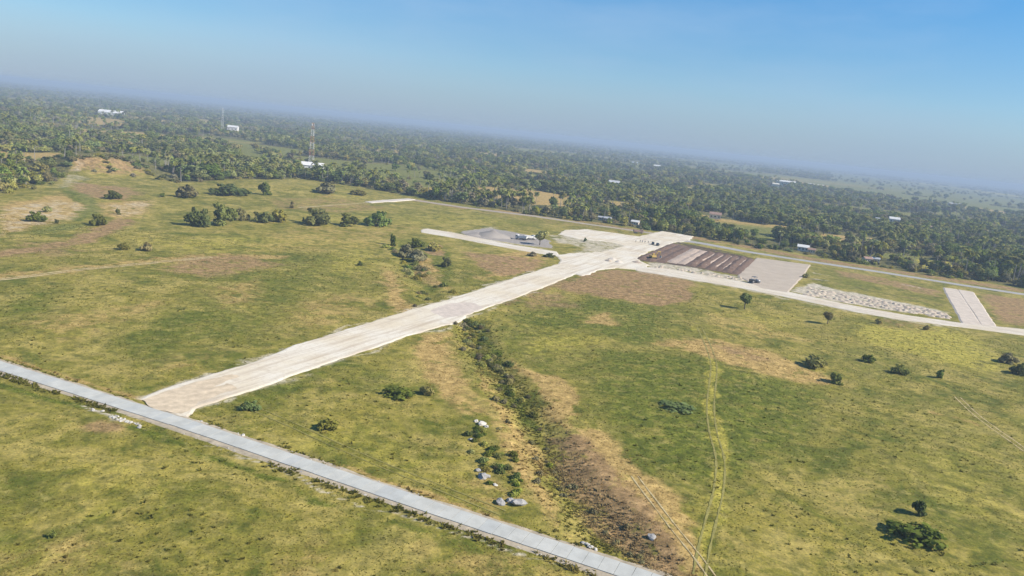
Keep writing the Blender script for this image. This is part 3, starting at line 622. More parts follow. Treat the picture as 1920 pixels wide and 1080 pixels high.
# wheel ruts through the grass
def rut(name, px, label, gauge=1.7, wd=.45, m=None):
    base = [Vector(p) for p in W(px)]; V = []; Fc = []
    # resample smoothly
    pts = []
    for i in range(len(base)-1):
        p0 = base[max(0, i-1)]; p1 = base[i]; p2 = base[i+1]; p3 = base[min(len(base)-1, i+2)]; k = max(2, int((p2-p1).length/1.2))
        for j in range(k):
            t_ = j/k; pts.append(.5*((2*p1)+(-p0+p2)*t_+(2*p0-5*p1+4*p2-p3)*t_**2+(-p0+3*p1-3*p2+p3)*t_**3))
    for off in (-gauge/2, gauge/2):
        for i, p in enumerate(pts):
            d = (pts[min(i+1, len(pts)-1)]-pts[max(i-1, 0)]).normalized(); n = Vector((-d.y, d.x)); hw = wd/2*random.uniform(.35, 1.25)
            for s_ in (-1, 1):
                q = p+n*(off+s_*hw); V.append((q.x, q.y, float(height(np.array([q.x]), np.array([q.y]))[0])+.07))
            if i: b0 = len(V)-4; Fc.append((b0, b0+1, b0+3, b0+2))
    me = bpy.data.meshes.new(name); me.from_pydata(V, [], Fc); me.materials.append(m)
    bm = bmesh.new(); bm.from_mesh(me); bmesh.ops.recalc_face_normals(bm, faces=bm.faces)
    for f in bm.faces:
        if f.normal.z < 0: f.normal_flip()
    bm.to_mesh(me); bm.free()
    return tag(link(name, me), label, 'track', kind='structure')
RUTM = mat('flattened_grass', (0.235, 0.205, 0.056), .95, noise=1.5, var=.25)
RUTD = mat('dry_rut', (.44, .345, .175), .95, noise=1.5, var=.25)
rut('wheel_track', [(1312,615),(1328,650),(1338,690),(1332,760),(1337,810),(1350,860),(1348,915),(1335,970),(1320,1030),(1310,1085)], 'pair of pale wheel ruts winding down through the green field', m=RUTM)
rut('wheel_track', [(1795,745),(1830,778),(1880,815),(1930,850)], 'pair of pale wheel ruts at the right edge of the field', m=RUTD, gauge=1.5, wd=.35)
rut('wheel_track', [(1190,895),(1215,930),(1260,990),(1310,1050),(1340,1090)], 'tan wheel ruts along the right bank of the gully', m=RUTD, gauge=1.3, wd=.28)
rut('wheel_track', [(-20,527),(60,518),(130,510),(220,500),(310,490),(400,482)], 'tan wheel ruts crossing the left field', m=RUTD, gauge=1.8, wd=.9)
rut('wheel_track', [(560,389),(620,385),(690,380)], 'pale track running up to the bright track end', m=RUTD, gauge=1.2, wd=1.2)
rut('wheel_track', [(480,770),(640,840),(800,905),(950,965)], 'faint wheel ruts beside the concrete lane', m=RUTM, gauge=1.7, wd=.3)

# ------------------------------------------------------------------ grass tufts
def zof(x, y): return float(height(np.array([x]), np.array([y]))[0])
def tufts(name, X, Y, size, label, m, nb=3, hscale=1.0):
    n = len(X); Z = height(X, Y)-.03
    ang = RNG.uniform(0, 6.283, (n, nb)); wd = size[:, None]*RNG.uniform(.35, .75, (n, nb)); hh = size[:, None]*RNG.uniform(.5, 1.1, (n, nb))*hscale
    ln = RNG.uniform(.3, 1.6, (n, nb))*hh; la = RNG.uniform(0, 6.283, (n, nb))
    ox = RNG.uniform(-.3, .3, (n, nb))*size[:, None]; oy = RNG.uniform(-.3, .3, (n, nb))*size[:, None]
    cx = X[:, None]+ox; cy = Y[:, None]+oy; cz = np.repeat(Z[:, None], nb, 1)
    A = np.stack([cx-np.cos(ang)*wd, cy-np.sin(ang)*wd, cz], -1); B = np.stack([cx+np.cos(ang)*wd, cy+np.sin(ang)*wd, cz], -1)
    T = np.stack([cx+np.cos(la)*ln, cy+np.sin(la)*ln, cz+hh], -1)
    V = np.stack([A, B, T], 2).reshape(-1, 3); Fc = np.arange(len(V)).reshape(-1, 3)
    me = np_mesh(name, V, Fc, m)
    L = covers(X, Y)
    for k in ('dry', 'lush', 'yellow', 'soil'): attr(me, k, np.repeat(np.clip(L[k], 0, 1), nb*3))
    attr(me, 'tone', np.repeat(RNG.uniform(0, 1, n), nb*3))
    return tag(link(name, me), label, 'grass', kind='stuff')
def grass_mat():
    m = bpy.data.materials.new('grass_blades'); m.use_nodes = True; t = m.node_tree; t.nodes.clear()
    o = t.nodes.new('ShaderNodeOutputMaterial'); d = t.nodes.new('ShaderNodeBsdfDiffuse'); tl = t.nodes.new('ShaderNodeBsdfTranslucent'); ms = t.nodes.new('ShaderNodeMixShader'); ms.inputs[0].default_value = .5
    def A(n):
        a = t.nodes.new('ShaderNodeAttribute'); a.attribute_name = n; return a.outputs['Fac']
    def mix(f, a, b):
        n = t.nodes.new('ShaderNodeMixRGB'); t.links.new(f, n.inputs[0])
        for i, q in ((1, a), (2, b)):
            if isinstance(q, tuple): n.inputs[i].default_value = (*q, 1)
            else: t.links.new(q, n.inputs[i])
        return n.outputs[0]
    c = mix(A('tone'), (0.129, 0.129, 0.022), (0.228, 0.199, 0.045))
    c = mix(A('lush'), c, mix(A('tone'), (0.072, 0.094, 0.014), (0.137, 0.144, 0.025)))
    c = mix(A('yellow'), c, mix(A('tone'), (0.205, 0.180, 0.033), (0.295, 0.246, 0.060)))
    c = mix(A('dry'), c, mix(A('tone'), (0.255, 0.167, 0.055), (0.425, 0.296, 0.116)))
    c = mix(A('soil'), c, mix(A('tone'), (.27, .185, .095), (.45, .335, .17)))
    for s_ in (d, tl): t.links.new(c, s_.inputs['Color'])
    t.links.new(d.outputs[0], ms.inputs[1]); t.links.new(tl.outputs[0], ms.inputs[2]); ms.inputs[0].default_value = .5; t.links.new(ms.outputs[0], o.inputs['Surface'])
    return m
GRASS = grass_mat()
def off_road(X, Y, tol=.5):
    ok = seg_dist(X, Y, CONC_LINE) > 2.3+tol
    mw = W([(264,748),(475,680),(660,616),(847,560),(1045,496),(1086,511),(960,560),(858,602),(660,666),(480,727),(365,766),(300,768)])
    ok &= poly_mask(X, Y, mw, 1.2) < .02
    ok &= poly_mask(X, Y, SITE, 1) < .5
    return ok
N = 150000
Yg = 76+(RNG.uniform(0, 1, N)**1.6)*250; Xg = RNG.uniform(-1, 1, N)*(Yg*.78+12)
dens = fbm(Xg, Yg, 7, 3, 61); L0 = covers(Xg, Yg)
keep = (dens+.25*L0['lush']+.02*L0['soil'] > .40+.12*RNG.uniform(-1, 1, N)) & off_road(Xg, Yg)
Xg, Yg = Xg[keep], Yg[keep]
tufts('field_grass', Xg, Yg, RNG.uniform(.10, .30, len(Xg))*np.interp(Yg, [80, 300], [.9, 1.6]), 'clumpy grass covering the open fields', GRASS, hscale=.6)
n = 2600; Yw = 78+RNG.uniform(0, 1, n)**1.3*230; Xw = RNG.uniform(-1, 1, n)*(Yw*.78+12); k_ = off_road(Xw, Yw) & (fbm(Xw, Yw, 26, 3, 66) > .53)
tufts('field_weeds', Xw[k_], Yw[k_], RNG.uniform(.25, .6, k_.sum()), 'scattered coarse weed clumps dotting the open fields', GRASS, nb=7, hscale=.8)
# weeds along the concrete lane and the road edges
XX = []; YY = []; SS = []
for s0, s1, off, sp, n, sz in ((0, 48, -3.1, .5, 380, (.25, .65)), (80, 150, -3.5, .6, 420, (.2, .55)), (150, 190, -3.4, .5, 160, (.3, .7)), (0, 200, 3.1, .5, 500, (.2, .5))):
    for _ in range(n):
        p, a = cpt(random.uniform(s0, s1), random.gauss(off, sp))
        XX.append(p.x); YY.append(p.y); SS.append(random.uniform(*sz))
XX, YY, SS = map(np.array, (XX, YY, SS)); k_ = (seg_dist(XX, YY, CONC_LINE) > 2.3) & (fbm(XX, YY, 6, 2, 77) > .42)
k_ &= ~((YY-0 > 0) & (poly_mask(XX, YY, W([(250,755),(330,722),(470,690),(380,800),(300,780)]), .5) > .1))
tufts('roadside_weeds', XX[k_], YY[k_], SS[k_], 'dark green weeds fringing the concrete lane', GRASS, nb=6)
# dry stalks in the gully
n = 4000; i_ = RNG.integers(0, len(GULLY)-1, n); t_ = RNG.uniform(0, 1, n); G = np.array(GULLY)
Xb = G[i_, 0]+(G[i_+1, 0]-G[i_, 0])*t_+RNG.normal(0, 3.4, n); Yb = G[i_, 1]+(G[i_+1, 1]-G[i_, 1])*t_+RNG.normal(0, 3.0, n)
k_ = off_road(Xb, Yb, .8)
tufts('gully_brush', Xb[k_], Yb[k_], RNG.uniform(.2, .6, k_.sum()), 'dry straw and brush lining the gully', GRASS, nb=4, hscale=.7)

# ------------------------------------------------------------------ tree and shrub makers
def leaves(cent, rad, n, size, seed, squash=.75):
    r = np.random.default_rng(seed); k = len(cent); cent = np.array(cent); rad = np.array(rad)
    i = r.choice(k, n, p=rad**2/np.sum(rad**2)); d = r.normal(size=(n, 3)); d /= np.linalg.norm(d, axis=1)[:, None]
    rr = rad[i]*(.55+.5*r.uniform(0, 1, n)**.6); P = cent[i]+d*rr[:, None]*np.array([1, 1, squash])
    nrm = d+r.normal(size=(n, 3))*.55+np.array([0, 0, .35]); nrm /= np.linalg.norm(nrm, axis=1)[:, None]
    a = np.cross(nrm, r.normal(size=(n, 3))); a /= np.linalg.norm(a, axis=1)[:, None]; b = np.cross(nrm, a)
    s = size*r.uniform(.5, 1.25, n)[:, None]
    V = np.stack([P-a*s-b*s*.5, P+a*s*.3-b*s*.8, P+a*s+b*s*.5, P-a*s*.3+b*s*.8], 1).reshape(-1, 3)
    lob = r.uniform(0, 1, k)
    tone = np.clip(.55*lob[i]+.45*r.uniform(0, 1, n), 0, 1)
    return V, np.arange(len(V)).reshape(-1, 4), np.repeat(tone, 4)
def crown_mesh(name, h, rad, n, size, seed, m, low=.3, lobes=9, squash=.75, spread=.62):
    r = random.Random(seed); C = []; Rr = []
    for k in range(lobes):
        z = h*r.uniform(low, .86); f = 1-abs((z/h-(low+.25))/.75)**1.5; a = r.uniform(0, 6.283); d = rad*spread*f*r.uniform(.3, 1)
        C.append((math.cos(a)*d, math.sin(a)*d, z)); Rr.append(rad*r.uniform(.34, .56)*max(.45, f)*(.72 if spread > .7 else 1))
    C.append((0, 0, h*(.62 if low > .2 else .4))); Rr.append(rad*.6)
    V, Fc, T = leaves(C, Rr, n, size, seed, squash)
    V[:, 2] = np.maximum(V[:, 2], .02)
    me = np_mesh(name, V, Fc, m); attr(me, 'tone', T); return me, C
def trunk_mesh(name, C, h, r0, seed, m=BARK):
    r = random.Random(seed); mb = MB(); top = (r.uniform(-.3, .3), r.uniform(-.3, .3), h*.6)
    mb.tube([(0, 0, -.4), (top[0]*.4, top[1]*.4, h*.25), top], [r0*1.25, r0, r0*.5], 7)
    for c in C[:5]:
        mb.tube([(top[0]*.5, top[1]*.5, h*.28), (c[0]*.5, c[1]*.5, h*.3+(c[2]-h*.3)*.6), c], [r0*.5, r0*.35, r0*.12], 5)
    return mb.mesh(name, m, True)
def palm_meshes(seed, h):
    r = random.Random(seed); lean = r.uniform(.2, 1.6); la = r.uniform(0, 6.28)
    top = Vector((math.cos(la)*lean, math.sin(la)*lean, h)); mb = MB()
    mb.tube([(0, 0, -.4), (0, 0, .4), top*.35+Vector((0, 0, 0)), top*.7-Vector((0, 0, 0)), top], [.34, .24, .19, .17, .15], 6)
    tr = mb.mesh('trunk', BARK_PALM, True)
    V = []; Fc = []; T = []
    nf = 17
    for k in range(nf):
        a = 6.283*k/nf+r.uniform(-.2, .2); el = r.uniform(-.35, 1.15); L = r.uniform(3.2, 4.4); tone = r.random()
        pos = top.copy(); d = Vector((math.cos(a)*math.cos(el), math.sin(a)*math.cos(el), math.sin(el))); side = Vector((-math.sin(a), math.cos(a), 0)); segs = 7
        for q in range(segs):
            nxt = pos+d*(L/segs)
            ll = 1.0*math.sin(math.pi*min(.95, (q+1.0)/(segs+.8)))+.15
            for s_ in (-1, 1):
                drop = Vector((0, 0, -.55*ll)); b = len(V)
                V += [pos, nxt, nxt+side*s_*ll*.8+drop+d*.25, pos+side*s_*ll*.62+drop*1.1+d*.2]; Fc.append((b, b+1, b+2, b+3)); T += [tone]*4
            pos = nxt; d = (d+Vector((0, 0, -.27))).normalized()
    me = np_mesh('crown', np.array([tuple(v) for v in V]), np.array(Fc), L_PALM); attr(me, 'tone', T)
    return tr, me
def thing(name, loc, label, cat, group=None, rz=0, scale=1):
    o = bpy.data.objects.new(name, None); COL.objects.link(o); o.empty_display_size = .5; o.location = loc; o.rotation_euler = (0, 0, rz)
    o.scale = scale if hasattr(scale, '__len__') else (scale,)*3
    return tag(o, label, cat, group)

BROAD = []   # (trunk, crown) at natural size
for k, (h, rd, m, low) in enumerate([(9, 4.2, L_DARK, .3), (8, 4.6, L_OLIVE, .3), (11, 4.4, L_DARK, .34), (7, 3.8, L_OLIVE, .25), (8.5, 3.8, L_BROWN, .3), (10, 5.0, L_DARK, .3)]):
    cm, C = crown_mesh('crown', h, rd, 620, .62, 100+k, m, low, 10); BROAD.append((trunk_mesh('trunk', C, h, .26, 200+k), cm))
PALMS = [palm_meshes(300+k, h) for k, h in enumerate((10.5, 13, 9, 12, 14.5))]
SHRUB = []
for k, (h, rd, m) in enumerate([(3.2, 2.2, L_DARK), (2.6, 2.0, L_OLIVE), (3.6, 2.0, L_DARK), (2.2, 1.8, L_BROWN)]):
    cm, C = crown_mesh('crown', h, rd, 760, .27, 400+k, m, .05, 16, spread=.95); SHRUB.append((trunk_mesh('stem', C, h, .10, 500+k), cm, h, rd))
SMALL_T = []
for k, (h, rd, m) in enumerate([(5.0, 2.0, L_DARK), (6.0, 2.6, L_OLIVE)]):
    cm, C = crown_mesh('crown', h, rd, 1100, .30, 600+k, m, .42, 9); SMALL_T.append((trunk_mesh('trunk', C, h, .16, 700+k), cm, h, rd))
WEED = []
for k, m in enumerate((L_DARK, L_OLIVE, L_BROWN, L_BROWN)):
    cm, C = crown_mesh('crown', 1.2, 1.3, 420, .16, 800+k, m, .05, 10); WEED.append((trunk_mesh('stem', C, 1.5, .05, 820+k), cm))

def plant(name, tr, cr, px, py, label, cat, scale=1.0, group=None, stem='trunk', rz=None):
    x, y = at(px, py); t = thing(name, (x, y, zof(x, y)-.05), label, cat, group, random.uniform(0, 6.28) if rz is None else rz, scale)
    link(stem, tr, t); link('crown', cr, t); return t

# ---- shrubs and trees standing alone in the fields (pixel of the foot, kind, size, label)
def shrub(k, px, py, label, hpx, wpx=None):
    x, y = at(px, py); d = math.hypot(x, y); s_ = 1.12*hpx*d/FPX/SHRUB[k][2]; sw = s_ if wpx is None else wpx*d/FPX/(2*SHRUB[k][3])
    return plant('shrub', SHRUB[k][0], SHRUB[k][1], px, py, label, 'shrub', (sw, sw, s_), stem='stem')
def stree(k, px, py, label, hpx):
    x, y = at(px, py); d = math.hypot(x, y); return plant('small_tree', SMALL_T[k][0], SMALL_T[k][1], px, py, label, 'tree', hpx*d/FPX/SMALL_T[k][2])
stree(0, 1396, 579, 'slim young tree alone in the field below the grey pad', 30)
stree(1, 1551, 608, 'round dark green tree alone below the row of dirt heaps', 26)
shrub(1, 1525, 685, 'low spreading bush above the dry strip in the right field', 20, 48)
shrub(2, 1566, 716, 'dark bush at the lower end of the dry soil strip', 22, 30)
shrub(0, 1627, 678, 'small dark shrub between the round tree and the yellow grass', 15, 22)
shrub(0, 1687, 700, 'dark shrub in the right field, second left of the yellow grass', 17, 26)
shrub(2, 1762, 709, 'small upright shrub at the edge of the yellow grass', 17, 15)
shrub(3, 1886, 679, 'grey brown shrub near the right edge, upper of two', 15, 28)
shrub(0, 1912, 702, 'dark shrub cut by the right edge, lower of two', 20, 26)
shrub(1, 1647, 606, 'tiny bush just below the road by the dirt heaps', 9, 12)
shrub(1, 1738, 618, 'tiny olive bush right of the dirt heaps, below the road', 8, 12)
shrub(0, 1716, 1010, 'large spreading green bush in the bottom right grass', 28, 84)
shrub(2, 1722, 966, 'slim dark bush behind the spreading one, bottom right', 30, 26)
shrub(0, 1268, 768, 'low wide green bush in the middle of the right field', 11, 62)
shrub(2, 99, 1006, 'small dark bush alone in the bottom left grass', 16, 14)
shrub(0, 470, 768, 'dark low shrub in the corner of the two roads', 16, 36)
shrub(1, 612, 806, 'spiky green shrub between the gravel road and concrete lane', 20, 40)
shrub(0, 745, 742, 'low green shrub near the tan bank of the gully', 18, 60)
shrub(1, 800, 740, 'olive shrub touching the tan bank of the gully', 18, 30)
shrub(0, 372, 424, 'grey green tree at the left end of the bush row', 34, 40)
shrub(2, 417, 421, 'largest round dark tree of the bush row in the left field', 40, 48)
shrub(3, 452, 413, 'small bush between the round tree and the long hedge bush', 20, 26)
shrub(0, 492, 416, 'left half of the long low bush in the bush row', 20, 38)
shrub(1, 522, 416, 'right half of the long low bush in the bush row', 20, 36)
shrub(0, 594, 421, 'big dark dome shaped bush in the middle of the row', 32, 52)
shrub(2, 652, 423, 'dark bush right of the dome shaped one', 24, 40)
shrub(0, 708, 423, 'grey green bush at the right end of the bush row', 28, 46)
shrub(2, 736, 460, 'dark shrub at the head of the creek', 24, 16)
shrub(0, 780, 462, 'green shrub on the creek bank, left of the lane end', 18, 30)
shrub(1, 812, 470, 'low olive shrub on the creek bank below the lane', 14, 34)
shrub(3, 760, 478, 'grey brown thicket at the creek head', 22, 40)
shrub(3, 785, 488, 'dry thicket on the left bank of the creek', 20, 36)
shrub(0, 836, 500, 'bright green bush on the strip between two dry patches', 20, 20)
shrub(0, 675, 498, 'tiny dark bush alone left of the creek', 10, 9)
shrub(3, 277, 470, 'small dark bush in the left field', 14, 22)
shrub(1, 232, 468, 'faint olive bush beside the dark one in the left field', 12, 20)
shrub(0, 68, 415, 'round dark bush on the tan slope at far left', 17, 26)
shrub(1, 89, 398, 'small bush above the round one on the tan slope', 10, 14)
shrub(2, 106, 419, 'tiny bush right of the round one on the tan slope', 8, 9)
shrub(0, 184, 422, 'bush beside the green stream bed', 20, 28)
shrub(2, 221, 402, 'small upright bush right of the green stream bed', 11, 10)
shrub(0, 212, 374, 'dark bush on the pinkish soil below the hill', 15, 26)
shrub(2, 305, 369, 'tiny bush right of the pinkish soil', 8, 10)
shrub(3, 350, 370, 'brown grey bush near the wood edge, left', 20, 34)
shrub(0, 430, 366, 'wide grey green bush near the wood edge', 20, 60)
shrub(2, 496, 366, 'upright dark bush on the low rise', 25, 24)
shrub(3, 614, 366, 'brown grey bush on the right of the low rise', 18, 40)
shrub(3, 548, 390, 'tiny brown bush beside the pale track', 12, 9)
shrub(1, 670, 368, 'yellowish low bush near the bright track end', 10, 30)
stree(1, 1012, 460, 'small green tree behind the parked trucks', 32)
shrub(2, 1097, 453, 'tiny dark bush on the island of the junction', 8, 7)
shrub(0, 1030, 482, 'dark low bush at the near corner of the lane and junction', 8, 22)
shrub(3, 1000, 480, 'brown low bush beside the narrow lane', 8, 20)
shrub(1, 1512, 521, 'small green shrub at the right corner of the grey pad', 8, 14)

# ---- brush in the gully and creek (many alike)
gl = 0
for i in range(90):
    s_ = random.random()**1.7*.97; acc = s_*(len(GULLY)-1); k = int(acc); f = acc-k
    x = GULLY[k][0]+(GULLY[k+1][0]-GULLY[k][0])*f; y = GULLY[k][1]+(GULLY[k+1][1]-GULLY[k][1])*f
    off = random.gauss(0, 2.6); x += off; y += random.gauss(0, 1.5)
    if not off_road(np.array([x]), np.array([y]), 1.2)[0]: continue
    green = s_ < .62 and off > -2.5 and random.random() < .6
    k = random.choice((0, 1)) if green else random.choice((2, 3))
    lab = ('green brush growing on the gully floor' if green else 'dry grey brown brush on the gully bank')
    t = thing('brush', (x, y, zof(x, y)-.05), lab, 'shrub', 'green brush in the gully' if green else 'dry brush in the gully', random.uniform(0, 6.3), random.uniform(.4, 1.0)*(1.35 if y > 150 else .8))
    link('stem', WEED[k][0], t); link('crown', WEED[k][1], t)
for i in range(46):   # the dark weeds around the boulders
    px = random.gauss(0, 1); fr = random.random(); cx = 895+fr*75; cy = 805+fr*120
    x, y = at(cx+px*16, cy+random.gauss(0, 8))
    t = thing('brush', (x, y, zof(x, y)-.05), 'dark green weeds growing over the boulders left of the gully', 'shrub', 'weeds over the boulders', random.uniform(0, 6.3), random.uniform(.45, 1.0))
    k = random.choice((0, 0, 1)); link('stem', WEED[k][0], t); link('crown', WEED[k][1], t)
for i in range(40):
    f = random.random(); k = min(int(f*(len(CREEK)-1)), len(CREEK)-2); g = f*(len(CREEK)-1)-k
    x = CREEK[k][0]+(CREEK[k+1][0]-CREEK[k][0])*g+random.gauss(0, 4); y = CREEK[k][1]+(CREEK[k+1][1]-CREEK[k][1])*g+random.gauss(0, 4)
    if not off_road(np.array([x]), np.array([y]), 2)[0]: continue
    t = thing('brush', (x, y, zof(x, y)-.05), 'scrub along the creek above the gravel road', 'shrub', 'scrub along the creek', random.uniform(0, 6.3), random.uniform(.8, 1.8))
    k = random.choice((0, 1, 1, 3)); link('stem', WEED[k][0], t); link('crown', WEED[k][1], t)

# ------------------------------------------------------------------ rocks and heaps
def rock_mesh(seed, m, sub=2, amp=.28, flat=.7):
    bm = bmesh.new(); bmesh.ops.create_icosphere(bm, subdivisions=sub, radius=1); r = random.Random(seed); o = Vector((r.uniform(0, 50), r.uniform(0, 50), r.uniform(0, 50)))
    from mathutils import noise as mn
    for v in bm.verts:
        k = 1+amp*2*mn.noise(v.co*1.3+o)+amp*.6*mn.noise(v.co*3.1+o); v.co = Vector((v.co.x*k, v.co.y*k*r.uniform(.97, 1.03), v.co.z*k*flat))
    me = bpy.data.meshes.new('rock'); bm.to_mesh(me); bm.free(); me.materials.append(m); return me
RK = [rock_mesh(s_, STONE) for s_ in range(4)]; WR = [rock_mesh(20+s_, WSTONE) for s_ in range(4)]
def rock(px, py, size, me, label, cat='boulder', name='boulder', group=None, dx=0, dy=0):
    x, y = at(px, py); x += dx; y += dy
    size *= .85; o = link(name, me, None, (x, y, zof(x, y)+size*.12)); o.rotation_euler = (random.uniform(-.3, .3), random.uniform(-.3, .3), random.uniform(0, 6.3)); o.scale = (size*random.uniform(.85, 1.3), size, size*random.uniform(.7, 1))
    return tag(o, label, cat, group)
rock(903, 795, 1.0, WR[0], 'large white boulder above the dark weeds'); rock(893, 790, .6, WR[1], 'smaller white boulder left of the large white one')
rock(912, 800, .6, WR[2], 'white boulder right of the large white one'); rock(882, 824, .6, RK[0], 'pale grey boulder on the left of the dark weeds')
rock(908, 893, 1.25, RK[1], 'big grey boulder left of the lower weeds'); rock(897, 880, .7, RK[2], 'grey boulder just above the big grey one')
rock(929, 910, .45, WR[3], 'small white stone below the big grey boulder'); rock(938, 944, 1.1, RK[3], 'brownish boulder above the concrete lane')
rock(972, 945, 1.5, RK[0], 'widest grey boulder above the concrete lane'); rock(958, 940, .9, RK[1], 'grey boulder between the brownish and the widest one')
rock(1100, 1021, .5, WR[0], 'white stone heap top where the lane meets the gully'); rock(1108, 1026, .6, WR[1], 'white stone low in the heap where lane meets gully'); rock(1117, 1031, .4, WR[2], 'rightmost white stone where the lane meets the gully')
rock(1092, 1019, .45, RK[2], 'dark stone left of the white ones by the gully')
rock(1222, 1008, .8, RK[3], 'dark boulder on the right bank of the gully, bottom')
rock(376, 791, .45, WR[1], 'white stone on the upper verge nearest the gravel road'); rock(456, 817, .45, WR[2], 'white stone on the upper verge further along the lane')
for i in range(34):
    a = random.random(); rock(165+a*100, 763+a*36+random.uniform(-3, 5), random.uniform(.15, .42), random.choice(WR+RK[:1]), 'pale rubble stone on the lower verge opposite the gravel road', 'stone', 'stone', 'rubble on the lower verge')
for i in range(44):
    a = random.random(); px = 345+a*480; rock(px, 797+(px-350)*.338-random.uniform(12, 17), random.uniform(.08, .24), random.choice(WR), 'small white stone along the upper edge of the concrete lane', 'stone', 'stone', 'stones on the upper verge')
for i in range(40):
    a = random.random(); px = 300+a*800; rock(px, 797+(px-350)*.338+random.uniform(15, 22), random.uniform(.08, .26), random.choice(WR+RK[:1]), 'small pale stone along the lower edge of the concrete lane', 'stone', 'stone', 'stones on the lower verge')

def heap_mesh(seed, m):
    r = random.Random(seed); from mathutils import noise as mn
    V = []; Fc = []; n = 14; rings = 5; o = Vector((r.uniform(0, 90),)*3)
    for i in range(rings):
        t_ = i/(rings-1)
        for j in range(n):
            a = 6.2832*j/n; rr = (1-t_)*(1+.28*mn.noise(Vector((math.cos(a), math.sin(a), 0))*1.5+o)); z = (t_**1.15)*.8+.22*mn.noise(Vector((math.cos(a)*rr*3, math.sin(a)*rr*3, 1))+o)
            V.append((math.cos(a)*rr, math.sin(a)*rr, z if i else -.15))
    for i in range(rings-1): Fc += [(i*n+j, i*n+(j+1) % n, (i+1)*n+(j+1) % n, (i+1)*n+j) for j in range(n)]
    Fc.append(tuple(range((rings-1)*n, rings*n)))
    me = bpy.data.meshes.new('dirt_heap'); me.from_pydata(V, [], Fc); me.materials.append(m); me.polygons.foreach_set('use_smooth', [True]*len(Fc)); return me
HM = [heap_mesh(k, HEAP) for k in range(5)]
for i in range(92):   # tipped loads in two or three rows beside the site road
    f = (i+.5)/92; row = i % 3; px = 1512+f*268+random.uniform(-3, 3); py = 553+f*44-row*6.5*(1-f*.45)+random.uniform(-1.5, 1.5)
    x, y = at(px, py); o = link('dirt_heap', random.choice(HM), None, (x, y, .1)); q = random.uniform(1.2, 2.0); o.scale = (q*random.uniform(.8, 1.3), q, random.uniform(.55, 1.0)); o.rotation_euler = (0, 0, random.uniform(0, 6.3))
    lab = ('front', 'middle', 'back')[row]
    tag(o, f'tipped heap of pale dirt in the {lab} row beside the site road', 'dirt heap', f'{lab} row of tipped dirt heaps')
for i in range(30):
    f = random.random(); px = 1225+f*165; py = 499+f*24+random.uniform(-2, 3); x, y = at(px, py)
    o = link('dirt_heap', random.choice(HM), None, (x, y, .1)); q = random.uniform(.8, 1.6); o.scale = (q, q, random.uniform(.5, .9)); o.rotation_euler = (0, 0, random.uniform(0, 6.3))
    tag(o, 'small heap of pale rubble between the dark rows and the road', 'dirt heap', 'rubble heaps by the dark rows')
x, y = at(925, 444); o = link('gravel_heap', heap_mesh(33, GHEAP), None, (x, y, 0)); o.scale = (13, 8, 5); tag(o, 'large grey gravel heap behind the narrow lane', 'gravel heap')
x, y = at(893, 441); o = link('gravel_heap', heap_mesh(34, GHEAP), None, (x, y, 0)); o.scale = (8, 5, 2.4); tag(o, 'low grey gravel heap left of the large one', 'gravel heap')
for k, (px, py) in enumerate(((1148, 487), (1160, 492), (1141, 490), (1195, 493))):
    x, y = at(px, py); o = link('gravel_heap', heap_mesh(50+k, [GRAVEL, GRAVEL, HEAP, PSOIL][k]), None, (x, y, .15)); o.scale = (3, 2.2, 1.3); o.rotation_euler = (0, 0, k)
    tag(o, ['tall white gravel heap in the middle of the junction', 'white gravel heap right of the tall one in the junction', 'cream heap left of the tall one in the junction', 'pinkish heap at the corner of the dark plot'][k], 'gravel heap')

# long windrows of soil in the dark plot
def ridge(pa, pb, wd, h, m, label, seed):
    A = Vector(at(*pa)); B = Vector(at(*pb)); d = (B-A); L = d.length; d.normalize(); nn = Vector((-d.y, d.x)); k = max(4, int(L/2)); V = []; Fc = []
    for i in range(k+1):
        p = A+d*L*i/k; t_ = min(1, min(i, k-i)/2*.9+.05)
        for j in range(7):
            u = j/6*2-1; z = h*t_*max(0, 1-abs(u)**1.5)*(.25+1.5*fbm(np.array([p.x+u*3]), np.array([p.y]), 5, 3, seed)[0])-(.15 if abs(u) == 1 else 0)
            q = p+nn*u*wd/2*(.8+.4*fbm(np.array([p.x]), np.array([p.y+9*np.sign(u)]), 6, 2, seed+3)[0]); V.append((q.x, q.y, z))
    for i in range(k): Fc += [(i*7+j, i*7+j+1, (i+1)*7+j+1, (i+1)*7+j) for j in range(6)]
    me = bpy.data.meshes.new('soil_ridge'); me.from_pydata(V, [], Fc); me.materials.append(m)
    bm = bmesh.new(); bm.from_mesh(me); bmesh.ops.recalc_face_normals(bm, faces=bm.faces)
    if sum(f.normal.z for f in bm.faces) < 0: bmesh.ops.reverse_faces(bm, faces=bm.faces)
    bm.to_mesh(me); bm.free()
    return tag(link('soil_ridge', me), label, 'soil ridge')
names = ['first', 'second', 'third', 'fourth', 'fifth', 'sixth', 'seventh', 'eighth', 'ninth', 'tenth', 'eleventh']
ends = [((1200, 487), (1268, 457)), ((1216, 490), (1281, 460)), ((1236, 492), (1292, 464)), ((1258, 493), (1306, 467)), ((1276, 495), (1320, 470)), ((1294, 499), (1334, 473)), ((1312, 502), (1350, 475)), ((1330, 506), (1365, 478)), ((1346, 508), (1380, 480)), ((1362, 511), (1394, 483)), ((1377, 514), (1408, 486))]
for k, (a, b) in enumerate(ends):
    pale = k in (3, 4)
    ridge(a, b, 6.5+random.uniform(-1.2, 1.2), random.uniform(.6, 1.1) if not pale else .55, PSOIL if pale else DSOIL, f'{names[k]} from the left of the {"pale pinkish" if pale else "dark brown"} soil ridges behind the road', 900+k)
    if k >= 5 and k < 10: ridge((a[0]+8, a[1]-2), (b[0]+8, b[1]+3), 1.5, .55, PSOIL, f'thin pale ridge right of the {names[k]} dark soil ridge', 950+k)

